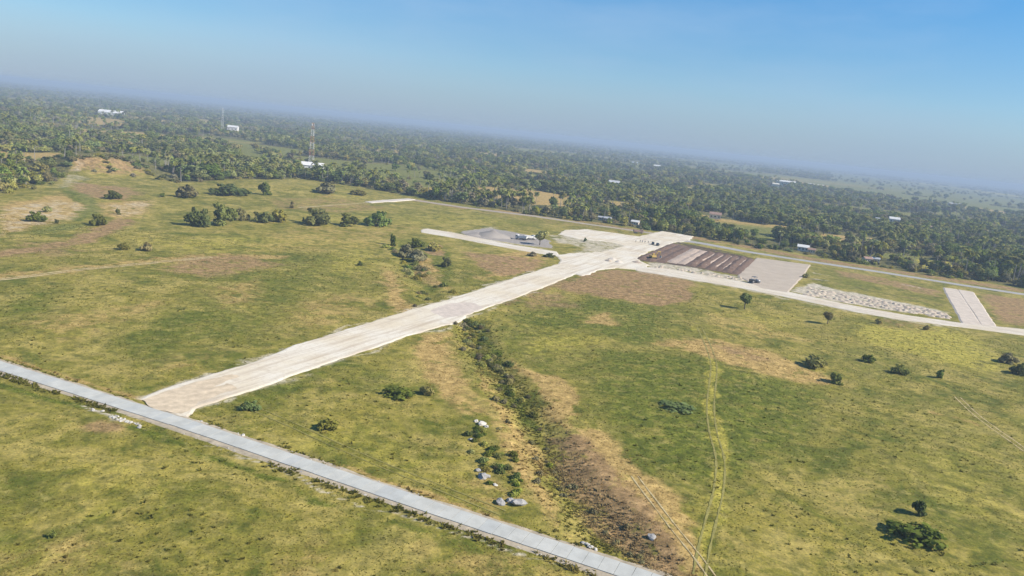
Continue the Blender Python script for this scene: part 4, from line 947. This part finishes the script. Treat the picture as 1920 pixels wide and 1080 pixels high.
# ------------------------------------------------------------------ vehicles
def wheels(t, spots, r, wd=.28):
    mb = MB().tube([(0, -wd/2, 0), (0, wd/2, 0)], r, 14); me = mb.mesh('wheel', TYRE); rim = MB().tube([(0, -wd/2-.01, 0), (0, wd/2+.01, 0)], r*.55, 10).mesh('rim', STEEL)
    for x, y in spots: o = link('wheel', me, t, (x, y, r)); link('rim', rim, o)
def site_pos(px, py): x, y = at(px, py); return (x, y, .2)
def dump_truck(px, py, rz, body, label, s=1.0):
    t = thing('dump_truck', site_pos(px, py), label, 'truck', None, rz, s)
    MB().box((0, 0, .75), (6.6, .9, .25)).build('chassis', STEEL, t)
    cab = MB().prism([(2.0, .8), (3.4, .8), (3.4, 1.6), (3.15, 2.7), (2.0, 2.7)], -1.15, 1.15).build('cab', body, t, bevel=.06)
    MB().prism([(3.42, 1.65), (3.20, 2.55), (3.17, 2.55), (3.39, 1.65)], -1.0, 1.0).build('windscreen', GLASS, cab)
    for s_ in (-1, 1): MB().box((2.75, s_*1.16, 2.1), (.8, .02, .7)).build('window', GLASS, cab)
    b = MB(); b.box((-.8, 0, 1.1), (5.0, 2.3, .12))
    for s_ in (-1, 1): b.box((-.8, s_*1.17, 1.75), (5.0, .1, 1.2))
    b.box((1.72, 0, 1.9), (.1, 2.4, 1.6)); b.box((-3.3, 0, 1.7), (.1, 2.4, 1.1)); b.build('bed', body, t, bevel=.03)
    wheels(t, [(2.5, 1.0), (2.5, -1.0), (-1.2, 1.0), (-1.2, -1.0), (-2.4, 1.0), (-2.4, -1.0)], .5)
    return t
def car(px, py, rz, body, label, s=1.0):
    t = thing('parked_car', site_pos(px, py), label, 'car', 'dark cars on the junction', rz, s)
    MB().prism([(-2.2, .35), (2.2, .35), (2.2, .8), (1.1, .95), (.5, 1.0), (-2.0, 1.0), (-2.2, .9)], -.88, .88).build('body', body, t, bevel=.07)
    MB().prism([(-1.9, 1.0), (1.0, 1.0), (.35, 1.58), (-1.5, 1.62)], -.78, .78).build('cabin', GLASS, t, bevel=.06)
    MB().box((-.6, 0, 1.64), (1.7, 1.4, .05)).build('roof', body, t)
    wheels(t, [(1.4, .82), (1.4, -.82), (-1.4, .82), (-1.4, -.82)], .33, .22)
dump_truck(977, 450, R_(165), WPAINT, 'left of the two white trucks on the grey yard'); dump_truck(993, 450, R_(25), WPAINT, 'right of the two white trucks on the grey yard')
dump_truck(1196, 438, R_(8), BROWNP, 'brownish dump truck on the far dirt verge behind the junction')
car(1224, 459, R_(80), DARKP, 'left of the two dark cars parked on the junction'); car(1233, 461, R_(70), DARKP, 'right of the two dark cars parked on the junction')
t = thing('excavator', site_pos(1224, 486), 'yellow excavator working on the dark soil plot', 'excavator', None, R_(35))
for s_ in (-1, 1): MB().prism([(-1.9, .2), (-1.6, 0), (1.6, 0), (1.9, .2), (1.9, .65), (1.6, .85), (-1.6, .85), (-1.9, .65)], s_*1.2-.3, s_*1.2+.3).build('track', TYRE, t, bevel=.04)
MB().box((-.3, 0, 1.5), (3.4, 2.4, 1.0)).build('house', YELLOW, t, bevel=.08)
c_ = MB().prism([(.2, 1.0), (1.5, 1.0), (1.5, 1.9), (1.2, 2.9), (.2, 2.9)], .3, 1.2).build('cab', YELLOW, t, bevel=.05); MB().prism([(1.52, 1.7), (1.25, 2.75), (1.22, 2.75), (1.49, 1.7)], .4, 1.1).build('window', GLASS, c_)
MB().tube([(1.2, -.2, 1.6), (2.8, -.2, 4.2), (4.8, -.2, 4.0)], [.28, .32, .22], 6).build('boom', YELLOW, t); MB().tube([(4.7, -.2, 4.2), (5.6, -.2, 1.7)], [.22, .16], 6).build('stick', YELLOW, t)
MB().prism([(5.5, 1.8), (5.9, 1.3), (5.6, .7), (5.0, .6), (5.3, 1.2)], -.75, .35).build('bucket', STEEL, t)
t = thing('road_roller', site_pos(1414, 531), 'dark road roller at the left edge of the grey pad', 'road roller', None, R_(20), 1.15)
MB().tube([(1.6, -1.05, .75), (1.6, 1.05, .75)], .75, 18).build('drum', STEEL, t, True)
MB().prism([(-2.2, .6), (.6, .6), (.6, 1.2), (-.3, 1.5), (-2.2, 1.5)], -.85, .85).build('body', DARKP, t, bevel=.06)
f_ = MB()
for s_ in (-1, 1): f_.box((1.2, s_*1.12, .85), (1.8, .1, .3))
f_.box((.5, 0, .9), (.3, 2.3, .4)); f_.build('drum_frame', DARKP, t)
MB().box((-.3, 0, 2.6), (1.9, 1.7, .1)).build('canopy', DARKP, t, bevel=.03)
for a, b in ((-1.1, -.7), (-1.1, .7), (.5, -.7), (.5, .7)): MB().box((a, b, 2.0), (.07, .07, 1.2)).build('canopy_post', STEEL, t)
wheels(t, [(-1.3, .95), (-1.3, -.95)], .7, .4)

# ------------------------------------------------------------------ people
def person_mesh(seed, shirt):
    r = random.Random(seed); st = r.uniform(.08, .2); ar = r.uniform(-.15, .3)
    J = {'pel': (0, 0, .95, .15), 'che': (0, 0, 1.3, .17), 'nek': (0, 0, 1.47, .06), 'hed': (.02, 0, 1.6, .1), 'top': (.02, 0, 1.70, .085)}
    E_ = [('pel', 'che'), ('che', 'nek'), ('nek', 'hed'), ('hed', 'top')]
    for s_, n in ((1, 'l'), (-1, 'r')):
        J.update({'hip'+n: (0, s_*.1, .88, .1), 'kne'+n: (st*s_*.5+.04, s_*.11, .5, .065), 'ank'+n: (st*s_*.6, s_*.12, .09, .045), 'toe'+n: (st*s_*.6+.17, s_*.13, .04, .04),
                  'sho'+n: (0, s_*.2, 1.4, .07), 'elb'+n: (-.03+ar*.3, s_*.27, 1.12, .05), 'wri'+n: (.08+ar, s_*.27, .9+ar*.3, .035), 'han'+n: (.11+ar, s_*.27, .82+ar*.3, .04)})
        E_ += [('pel', 'hip'+n), ('hip'+n, 'kne'+n), ('kne'+n, 'ank'+n), ('ank'+n, 'toe'+n), ('che', 'sho'+n), ('sho'+n, 'elb'+n), ('elb'+n, 'wri'+n), ('wri'+n, 'han'+n)]
    ks = list(J); me = bpy.data.meshes.new('person'); me.from_pydata([J[k][:3] for k in ks], [(ks.index(a), ks.index(b)) for a, b in E_], [])
    o = bpy.data.objects.new('tmp', me); COL.objects.link(o); o.modifiers.new('s', 'SKIN'); sv = me.skin_vertices[0].data
    for i, k in enumerate(ks): sv[i].radius = (J[k][3],)*2; sv[i].use_root = (k == 'pel')
    o.modifiers.new('u', 'SUBSURF').levels = 1
    dg = bpy.context.evaluated_depsgraph_get(); m2 = bpy.data.meshes.new_from_object(o.evaluated_get(dg)); bpy.data.objects.remove(o)
    m2.materials.clear()
    for q in (SKIN, shirt, TROUS, HAIR): m2.materials.append(q)
    for p in m2.polygons:
        c = p.center; p.use_smooth = True
        hand = abs(c.y) > .21 and c.z < .98
        p.material_index = 3 if (c.z > 1.66 or (c.z > 1.56 and c.x < -.02)) else 0 if (c.z > 1.46 or hand) else 1 if c.z > .93 else 2
    return m2
PM = [person_mesh(k, CLOTH[k % 3]) for k in range(3)]
for k, (px, py) in enumerate(((1192, 455), (1200, 455), (1204, 456), (1209, 456.5), (1215, 457))):
    x, y = at(px, py); o = link('person', PM[k % 3], None, (x, y, .2)); o.rotation_euler = (0, 0, random.uniform(0, 6.3))
    tag(o, ['person in dark shirt at the left end of the row on the junction', 'person in grey shirt standing second from left on the junction', 'person in blue shirt in the middle of the row on the junction', 'person in dark shirt standing fourth from left on the junction', 'person in grey shirt standing nearest the dark cars'][k], 'person')

# ------------------------------------------------------------------ buildings and towers
def house(px, py, L, Wd, H, rz, wall, roofm, label, cat='house', hr=None, name='house', nwin=3, z=None):
    x, y = at(px, py); t = thing(name, (x, y, zof(x, y) if z is None else z), label, cat, None, rz); hr = hr or Wd*.28
    MB().box((0, 0, H/2), (L, Wd, H)).build('wall', wall, t)
    r = MB(); e = .5; th = .12
    for s_ in (-1, 1):
        r.add([(-L/2-e, s_*(Wd/2+e), H-.1), (L/2+e, s_*(Wd/2+e), H-.1), (L/2+e, 0, H+hr), (-L/2-e, 0, H+hr), (-L/2-e, s_*(Wd/2+e), H-.1+th), (L/2+e, s_*(Wd/2+e), H-.1+th), (L/2+e, 0, H+hr+th), (-L/2-e, 0, H+hr+th)],
              [(0, 1, 2, 3), (4, 5, 6, 7), (0, 1, 5, 4), (1, 2, 6, 5), (2, 3, 7, 6), (3, 0, 4, 7)])
    r.build('roof', roofm, t)
    g = MB()
    for s_ in (-1, 1): g.add([(s_*L/2, -Wd/2, H), (s_*L/2, Wd/2, H), (s_*L/2, 0, H+hr)], [(0, 1, 2)])
    g.build('gable', wall, t)
    for s_ in (-1, 1):
        for k in range(nwin):
            q = MB().box((-L/2+L*(k+.5)/nwin, s_*(Wd/2+.02), H*.55), (min(1.4, L/nwin*.5), .08, H*.32)).build('window', GLASS, t)
            MB().box((-L/2+L*(k+.5)/nwin, s_*(Wd/2+.05), H*.36), (min(1.6, L/nwin*.6), .16, .1)).build('sill', wall, q)
    MB().box((L/2+.03, 0, 1.05), (.08, 1.0, 2.1)).build('door', BROWNP, t)
    return t
house(209, 219, 46, 24, 9, R_(12), WPAINT, WPAINT, 'large white warehouse among the trees at far left', 'warehouse', 5, 'warehouse', 5)
house(1472, 350, 42, 16, 11, R_(-10), CREAM, WPAINT, 'cream building with bright roof above the wood, right', 'building', 3, 'large_building', 5)
house(1452, 358, 12, 10, 13, R_(-10), CREAM, CREAM, 'tall cream block left of the bright roofed building', 'building', 2, 'large_building', 2)
house(1516, 352, 22, 14, 8, R_(-8), WPAINT, WPAINT, 'white shed right of the cream building, left of two', 'building', 3, 'shed', 3)
house(1536, 354, 16, 12, 7, R_(-8), WPAINT, WPAINT, 'white shed right of the cream building, right of two', 'building', 3, 'shed', 3)
house(586, 318, 22, 12, 4.5, R_(10), WPAINT, WPAINT, 'white roofed farm building at the foot of the mast', 'building', 3, 'farm_building', 4)
house(566, 315, 12, 8, 3.5, R_(10), CREAM, RUST, 'rusty roofed house left of the white farm building', 'house')
house(1139, 415, 5, 4, 2.3, R_(-20), CREAM, GALV, 'small house with bright metal roof behind the junction, left')
house(1127, 413, 4, 3, 2.2, R_(-20), CREAM, GALV, 'tiny shack left of the bright roofed house')
house(1191, 422, 5.5, 4, 2.4, R_(-25), CREAM, WPAINT, 'pale roofed house behind the junction, right')
house(1505, 470, 7, 5, 2.8, R_(-20), WPAINT, WPAINT, 'white house at the wood edge behind the grey pad')
house(1521, 474, 4.5, 3.5, 2.4, R_(-20), CREAM, RUST, 'low shed right of the white house at the wood edge')
house(1150, 352, 14, 10, 5, R_(5), WPAINT, GALV, 'pale house deep in the wood above the tan clearing', z=2)
house(1675, 420, 11, 8, 5, R_(-15), WPAINT, WPAINT, 'white roofed house deep in the wood on the right', z=1)
house(1648, 420, 9, 7, 4, R_(-15), CREAM, GALV, 'metal roofed house left of the white roofed one in the wood', z=1)
house(1736, 434, 9, 7, 4, R_(-5), CREAM, RUST, 'rusty roofed house in the wood on the right', z=1)
house(1641, 490, 4.5, 3, 2.2, R_(-15), WPAINT, GALV, 'small white shack by the road, right of the white house')
house(1625, 490, 5, 4, 2.4, R_(10), CREAM, RUST, 'tiny brown shack by the road on the right')
house(1340, 412, 10, 7, 4, R_(-15), CREAM, RUST, 'reddish roofed house in the wood behind the dark plot', z=1)
house(1790, 388, 26, 12, 5, R_(-5), CREAM, GALV, 'long pale barn beyond the wood on the right', 'barn', name='barn')
house(437, 246, 20, 12, 8, R_(5), WPAINT, WPAINT, 'far white building right of the distant mast', 'building', name='large_building')
house(1230, 314, 24, 10, 5, R_(-5), WPAINT, WPAINT, 'far white barn near the horizon, middle', 'barn', name='barn')
house(1190, 308, 18, 10, 5, R_(-5), WPAINT, GALV, 'far pale barn left of the white barn near the horizon', 'barn', name='barn')

def mast(px, py, H, base, top, mats, label, bands=7):
    x, y = at(px, py); t = thing('lattice_mast', (x, y, 0), label, 'mast')
    for b in range(bands):
        mb = MB(); z0 = H*b/bands; z1 = H*(b+1)/bands
        def w_(z): return (base+(top-base)*z/H)/2
        cs = ((-1, -1), (1, -1), (1, 1), (-1, 1)); n = 3
        for i in range(4):
            a, c = cs[i], cs[(i+1) % 4]
            mb.tube([(a[0]*w_(z0), a[1]*w_(z0), z0), (a[0]*w_(z1), a[1]*w_(z1), z1)], .10, 5)
            for k in range(n):
                za = z0+(z1-z0)*k/n; zb = z0+(z1-z0)*(k+1)/n
                mb.tube([(a[0]*w_(za), a[1]*w_(za), za), (c[0]*w_(zb), c[1]*w_(zb), zb)], .05, 4); mb.tube([(c[0]*w_(za), c[1]*w_(za), za), (a[0]*w_(zb), a[1]*w_(zb), zb)], .05, 4)
        mb.build('mast_section', mats[b % len(mats)], t)
    for k in range(3):
        a = 2.1*k; MB().box((math.cos(a)*top*.8, math.sin(a)*top*.8, H-2), (.4, .3, 2.2), rz=a).build('antenna', WPAINT, t)
    return t
mast(583, 316, 47, 5, 1.6, [REDP, WPAINT], 'tall red and white lattice mast rising from the wood')
mast(417, 242, 44, 4, 1.6, [WPAINT, WPAINT], 'distant pale lattice mast at upper left')

# ------------------------------------------------------------------ the wood: nearest trees one by one, the rest as one mass per kind
def scatter(n, r0, r1, seed):
    r = np.random.default_rng(seed); az = r.uniform(-.72, .72, n); d = np.sqrt(r.uniform(r0**2, r1**2, n)); return d*np.sin(az), d*np.cos(az)
pts = []
for n, r0, r1, sc in ((26000, 380, 1100, 1.0), (26000, 1100, 2200, 1.15), (24000, 2200, 4500, 1.5), (20000, 4500, 9000, 2.1), (14000, 9000, 20000, 3.0)):
    X, Y = scatter(n, r0, r1, int(r0)); m, _ = wood_mask(X, Y)
    inclear = np.zeros(n, bool)
    for p_, l_ in CLEARW: inclear |= poly_mask(X, Y, p_, 3) > .3
    k = (m > .6) | (inclear & (RNG.uniform(0, 1, n) < .10))
    # scattered thinner stands
    th = fbm(X, Y, 60, 3, 83); k &= RNG.uniform(0, 1, n) < np.clip(3.6*(th-.33), .08, 1)
    r_ = np.hypot((X-HILL[0])/54, (Y-HILL[1])/66); k &= (r_ > .80) | (RNG.uniform(0, 1, n) < .12)
    pts.append(np.stack([X[k], Y[k], np.full(k.sum(), sc)], -1))
P = np.concatenate(pts); 
BX = np.array([(o.location.x, o.location.y) for o in COL.objects if o.type == 'EMPTY' and o.get('category') in ('house', 'warehouse', 'building', 'barn', 'mast')])
dm = np.min(np.hypot(P[:, None, 0]-BX[None, :, 0], P[:, None, 1]-BX[None, :, 1]), 1); P = P[dm > 9]
# keep sight lines to the roofs as open as the photograph shows them: yards in front of the houses
for bx, by in BX:
    d = P[:, :2]-np.array([bx, by]); P = P[~((np.abs(d[:, 0]+d[:, 1]*-.0) < 9) & (d[:, 1] < 0) & (d[:, 1] > -26) & (np.hypot(bx, by) < 1200))]
P = P[np.argsort(np.hypot(P[:, 0], P[:, 1]))]
gsel = fbm(P[:, 0], P[:, 1], 140, 3, 91)+.0004*np.clip(P[:, 0], -300, 300)*0
is_palm = RNG.uniform(0, 1, len(P)) < np.clip(.20+2.4*(gsel-.5), .03, .62)
pz = height(P[:, 0], P[:, 1])
vis = np.array([True]*len(P))
pxs = 960+FPX*((P[:, 0]*_r[0]+P[:, 1]*_r[1]+(pz-CAM_H)*_r[2])/(P[:, 0]*_F[0]+P[:, 1]*_F[1]+(pz-CAM_H)*_F[2]))
vis = (pxs > -25) & (pxs < 1945)
def region(px):
    return ('beside the brown hill at far left' if px < 330 else 'behind the low rise' if px < 720 else 'below the green clearing' if px < 1000 else 'behind the junction' if px < 1300 else 'behind the soil rows and grey pad' if px < 1560 else 'behind the dirt heaps, far right')
LOOK = ['dense dark green', 'loose olive green', 'tall dark green', 'low olive green', 'dry grey brown', 'broad dark green']
psel = fbm(P[:, 0], P[:, 1], 90, 3, 95); KW = ((5, 1, 4, 1, .5, 4), (1, 5, 1, 4, 1.5, 1), (1, 3, 1, 4, 5, .5))
def species(i): return random.choices(range(6), KW[0 if psel[i] < .45 else 1 if psel[i] < .56 else 2])[0]
rest = {0: [], 1: []}; cnt = {0: 0, 1: 0}
for i in range(len(P)):
    k = int(is_palm[i]); sc = P[i, 2]
    if cnt[k] < 300 and vis[i]:
        cnt[k] += 1; z = float(pz[i]); loc = (P[i, 0], P[i, 1], z-.1)
        if k:
            v = random.randrange(len(PALMS)); reg = region(pxs[i]); sz = random.uniform(.75, 1.15); hh = (10.5, 13, 9, 12, 14.5)[v]*sz; adj = 'short' if hh < 9.5 else 'mid height' if hh < 12.5 else 'tall'
            t = thing('coconut_palm', loc, f'{adj} coconut palm at the wood edge {reg}', 'palm', f'{adj} coconut palms {reg}', random.uniform(0, 6.3), sz); link('trunk', PALMS[v][0], t); link('crown', PALMS[v][1], t)
        else:
            v = species(i); reg = region(pxs[i]); q = random.uniform(.4, 1.0)
            t = thing('broadleaf_tree', loc, f'{LOOK[v]} tree at the wood edge {reg}', 'tree', f'{LOOK[v]} trees {reg}', random.uniform(0, 6.3), (q*random.uniform(.9, 1.2), q*random.uniform(.9, 1.2), q)); link('trunk', BROAD[v][0], t); link('crown', BROAD[v][1], t)
    else: rest[k].append(i)

for k in range(150):
    f = random.random()*(len(TLW)-1); i = int(f); g = f-i; x = TLW[i][0]+(TLW[i+1][0]-TLW[i][0])*g; y = TLW[i][1]+(TLW[i+1][1]-TLW[i][1])*g
    x += random.gauss(0, 3); y += random.gauss(2, 4); px, _py = to_px(x, y, 0)
    if not -20 < px < 1940 or np.min(np.hypot(BX[:, 0]-x, BX[:, 1]-y)) < 6: continue
    v = random.choice((0, 1, 1, 2, 3)); reg = region(px); ln = ('dark green', 'olive', 'upright dark', 'dry brown')[v]
    t = thing('bush', (x, y, zof(x, y)-.05), f'low {ln} bush at the wood foot {reg}', 'bush', f'low {ln} bushes {reg}', random.uniform(0, 6.3), (random.uniform(.8, 1.7), random.uniform(.8, 1.7), random.uniform(.6, 1.3))); link('stem', SHRUB[v][0], t); link('crown', SHRUB[v][1], t)

for k in range(40):
    a = random.uniform(0, 6.3); q = random.random()**.7; x = HILL[0]+math.cos(a)*q*46; y = HILL[1]+math.sin(a)*q*56; v = random.choice((0, 1, 3, 3))
    ln = ('dark green', 'olive', '', 'dry brown')[v]
    t = thing('bush', (x, y, zof(x, y)-.05), f'low {ln} bush on the brown hill at far left', 'bush', f'low {ln} bushes on the brown hill', random.uniform(0, 6.3), (random.uniform(.7, 1.9), random.uniform(.7, 1.9), random.uniform(.5, 1.2))); link('stem', SHRUB[v][0], t); link('crown', SHRUB[v][1], t)

def joined(tr, cr):
    bm = bmesh.new(); bm.from_mesh(cr); n0 = len(bm.faces); bm.from_mesh(tr); bm.faces.ensure_lookup_table()
    for f in bm.faces[n0:]: f.material_index = 1
    me = bpy.data.meshes.new('wood_tree'); bm.to_mesh(me); bm.free(); me.materials.append(cr.materials[0]); me.materials.append(tr.materials[0]); return me
def mass(name, ids, protos, label):
    col = bpy.data.collections.new(name+'_kinds')
    for k, (a, b) in enumerate(protos):
        col.objects.link(bpy.data.objects.new(f'{name}_{k:02d}', joined(a, b)))
    n = len(ids); V = np.stack([P[ids, 0], P[ids, 1], pz[ids]-.1], -1); me = bpy.data.meshes.new(name); me.vertices.add(n); me.vertices.foreach_set('co', V.astype(np.float32).ravel())
    a = me.attributes.new('kind_id', 'INT', 'POINT'); a.data.foreach_set('value', (np.array([species(i) for i in ids]) if len(protos) == 6 else RNG.integers(0, len(protos), n)).astype(np.int32))
    attr(me, 'turn', RNG.uniform(0, 6.283, n)); q = RNG.uniform(.45, 1.1, n)
    wide = 1.25 if len(protos) == 6 else 1.0
    sv = np.stack([q*wide*P[ids, 2]*RNG.uniform(.9, 1.3, n), q*wide*P[ids, 2]*RNG.uniform(.9, 1.3, n), q*np.minimum(P[ids, 2], 1.2)], -1)
    a = me.attributes.new('size', 'FLOAT_VECTOR', 'POINT'); a.data.foreach_set('vector', sv.astype(np.float32).ravel())
    o = link(name, me); g = bpy.data.node_groups.new(name, 'GeometryNodeTree')
    g.interface.new_socket('Geometry', in_out='INPUT', socket_type='NodeSocketGeometry'); g.interface.new_socket('Geometry', in_out='OUTPUT', socket_type='NodeSocketGeometry')
    N_ = g.nodes.new; gi = N_('NodeGroupInput'); go = N_('NodeGroupOutput'); ip = N_('GeometryNodeInstanceOnPoints'); ci = N_('GeometryNodeCollectionInfo')
    ci.inputs['Collection'].default_value = col; ci.inputs['Separate Children'].default_value = True; ci.inputs['Reset Children'].default_value = True
    def na(nm, ty):
        q_ = N_('GeometryNodeInputNamedAttribute'); q_.data_type = ty; q_.inputs['Name'].default_value = nm; return q_.outputs['Attribute']
    cx = N_('ShaderNodeCombineXYZ'); g.links.new(na('turn', 'FLOAT'), cx.inputs[2])
    mp_ = N_('GeometryNodeMeshToPoints')
    g.links.new(gi.outputs[0], mp_.inputs['Mesh']); g.links.new(mp_.outputs[0], ip.inputs['Points'])
    g.links.new(ci.outputs[0], ip.inputs['Instance']); ip.inputs['Pick Instance'].default_value = True
    g.links.new(na('kind_id', 'INT'), ip.inputs['Instance Index']); g.links.new(cx.outputs[0], ip.inputs['Rotation']); g.links.new(na('size', 'FLOAT_VECTOR'), ip.inputs['Scale'])
    g.links.new(ip.outputs[0], go.inputs[0])
    o.modifiers.new('wood', 'NODES').node_group = g
    return tag(o, label, 'wood', kind='stuff')
P_all, pz_all = P, pz
mass('far_wood', rest[0], BROAD, 'hazy mass of broadleaf trees stretching to the horizon')
n = 30000; Xu, Yu = scatter(n, 400, 2600, 777); mu, _ = wood_mask(Xu, Yu); k = (mu > .6) & (fbm(Xu, Yu, 45, 3, 85) > .40)
P = np.stack([Xu[k], Yu[k], np.interp(np.hypot(Xu[k], Yu[k]), [400, 2600], [1.3, 2.6])], -1); pz = height(P[:, 0], P[:, 1])
mass('undergrowth', np.arange(len(P)), [(a[0], a[1]) for a in SHRUB], 'bushy undergrowth filling the gaps of the wood')
P, pz = P_all, pz_all
mass('far_palm_grove', rest[1], PALMS, 'hazy mass of coconut palms stretching to the horizon')
print('trees', cnt, len(rest[0]), len(rest[1]), 'ground verts', len(gx))

# ------------------------------------------------------------------ haze
hz = bpy.data.materials.new('haze_air'); hz.use_nodes = True; t = hz.node_tree; t.nodes.clear()
o_ = t.nodes.new('ShaderNodeOutputMaterial'); pv = t.nodes.new('ShaderNodeVolumePrincipled'); pv.inputs['Color'].default_value = (.50, .61, .742, 1); pv.inputs['Density'].default_value = .00028; pv.inputs['Anisotropy'].default_value = 0.0
t.links.new(pv.outputs[0], o_.inputs['Volume'])
hb = MB().box((0, 0, 30.0), (64000, 64000, 74)).build('haze', hz); tag(hb, 'pale blue haze lying over the plain', 'haze', kind='stuff')
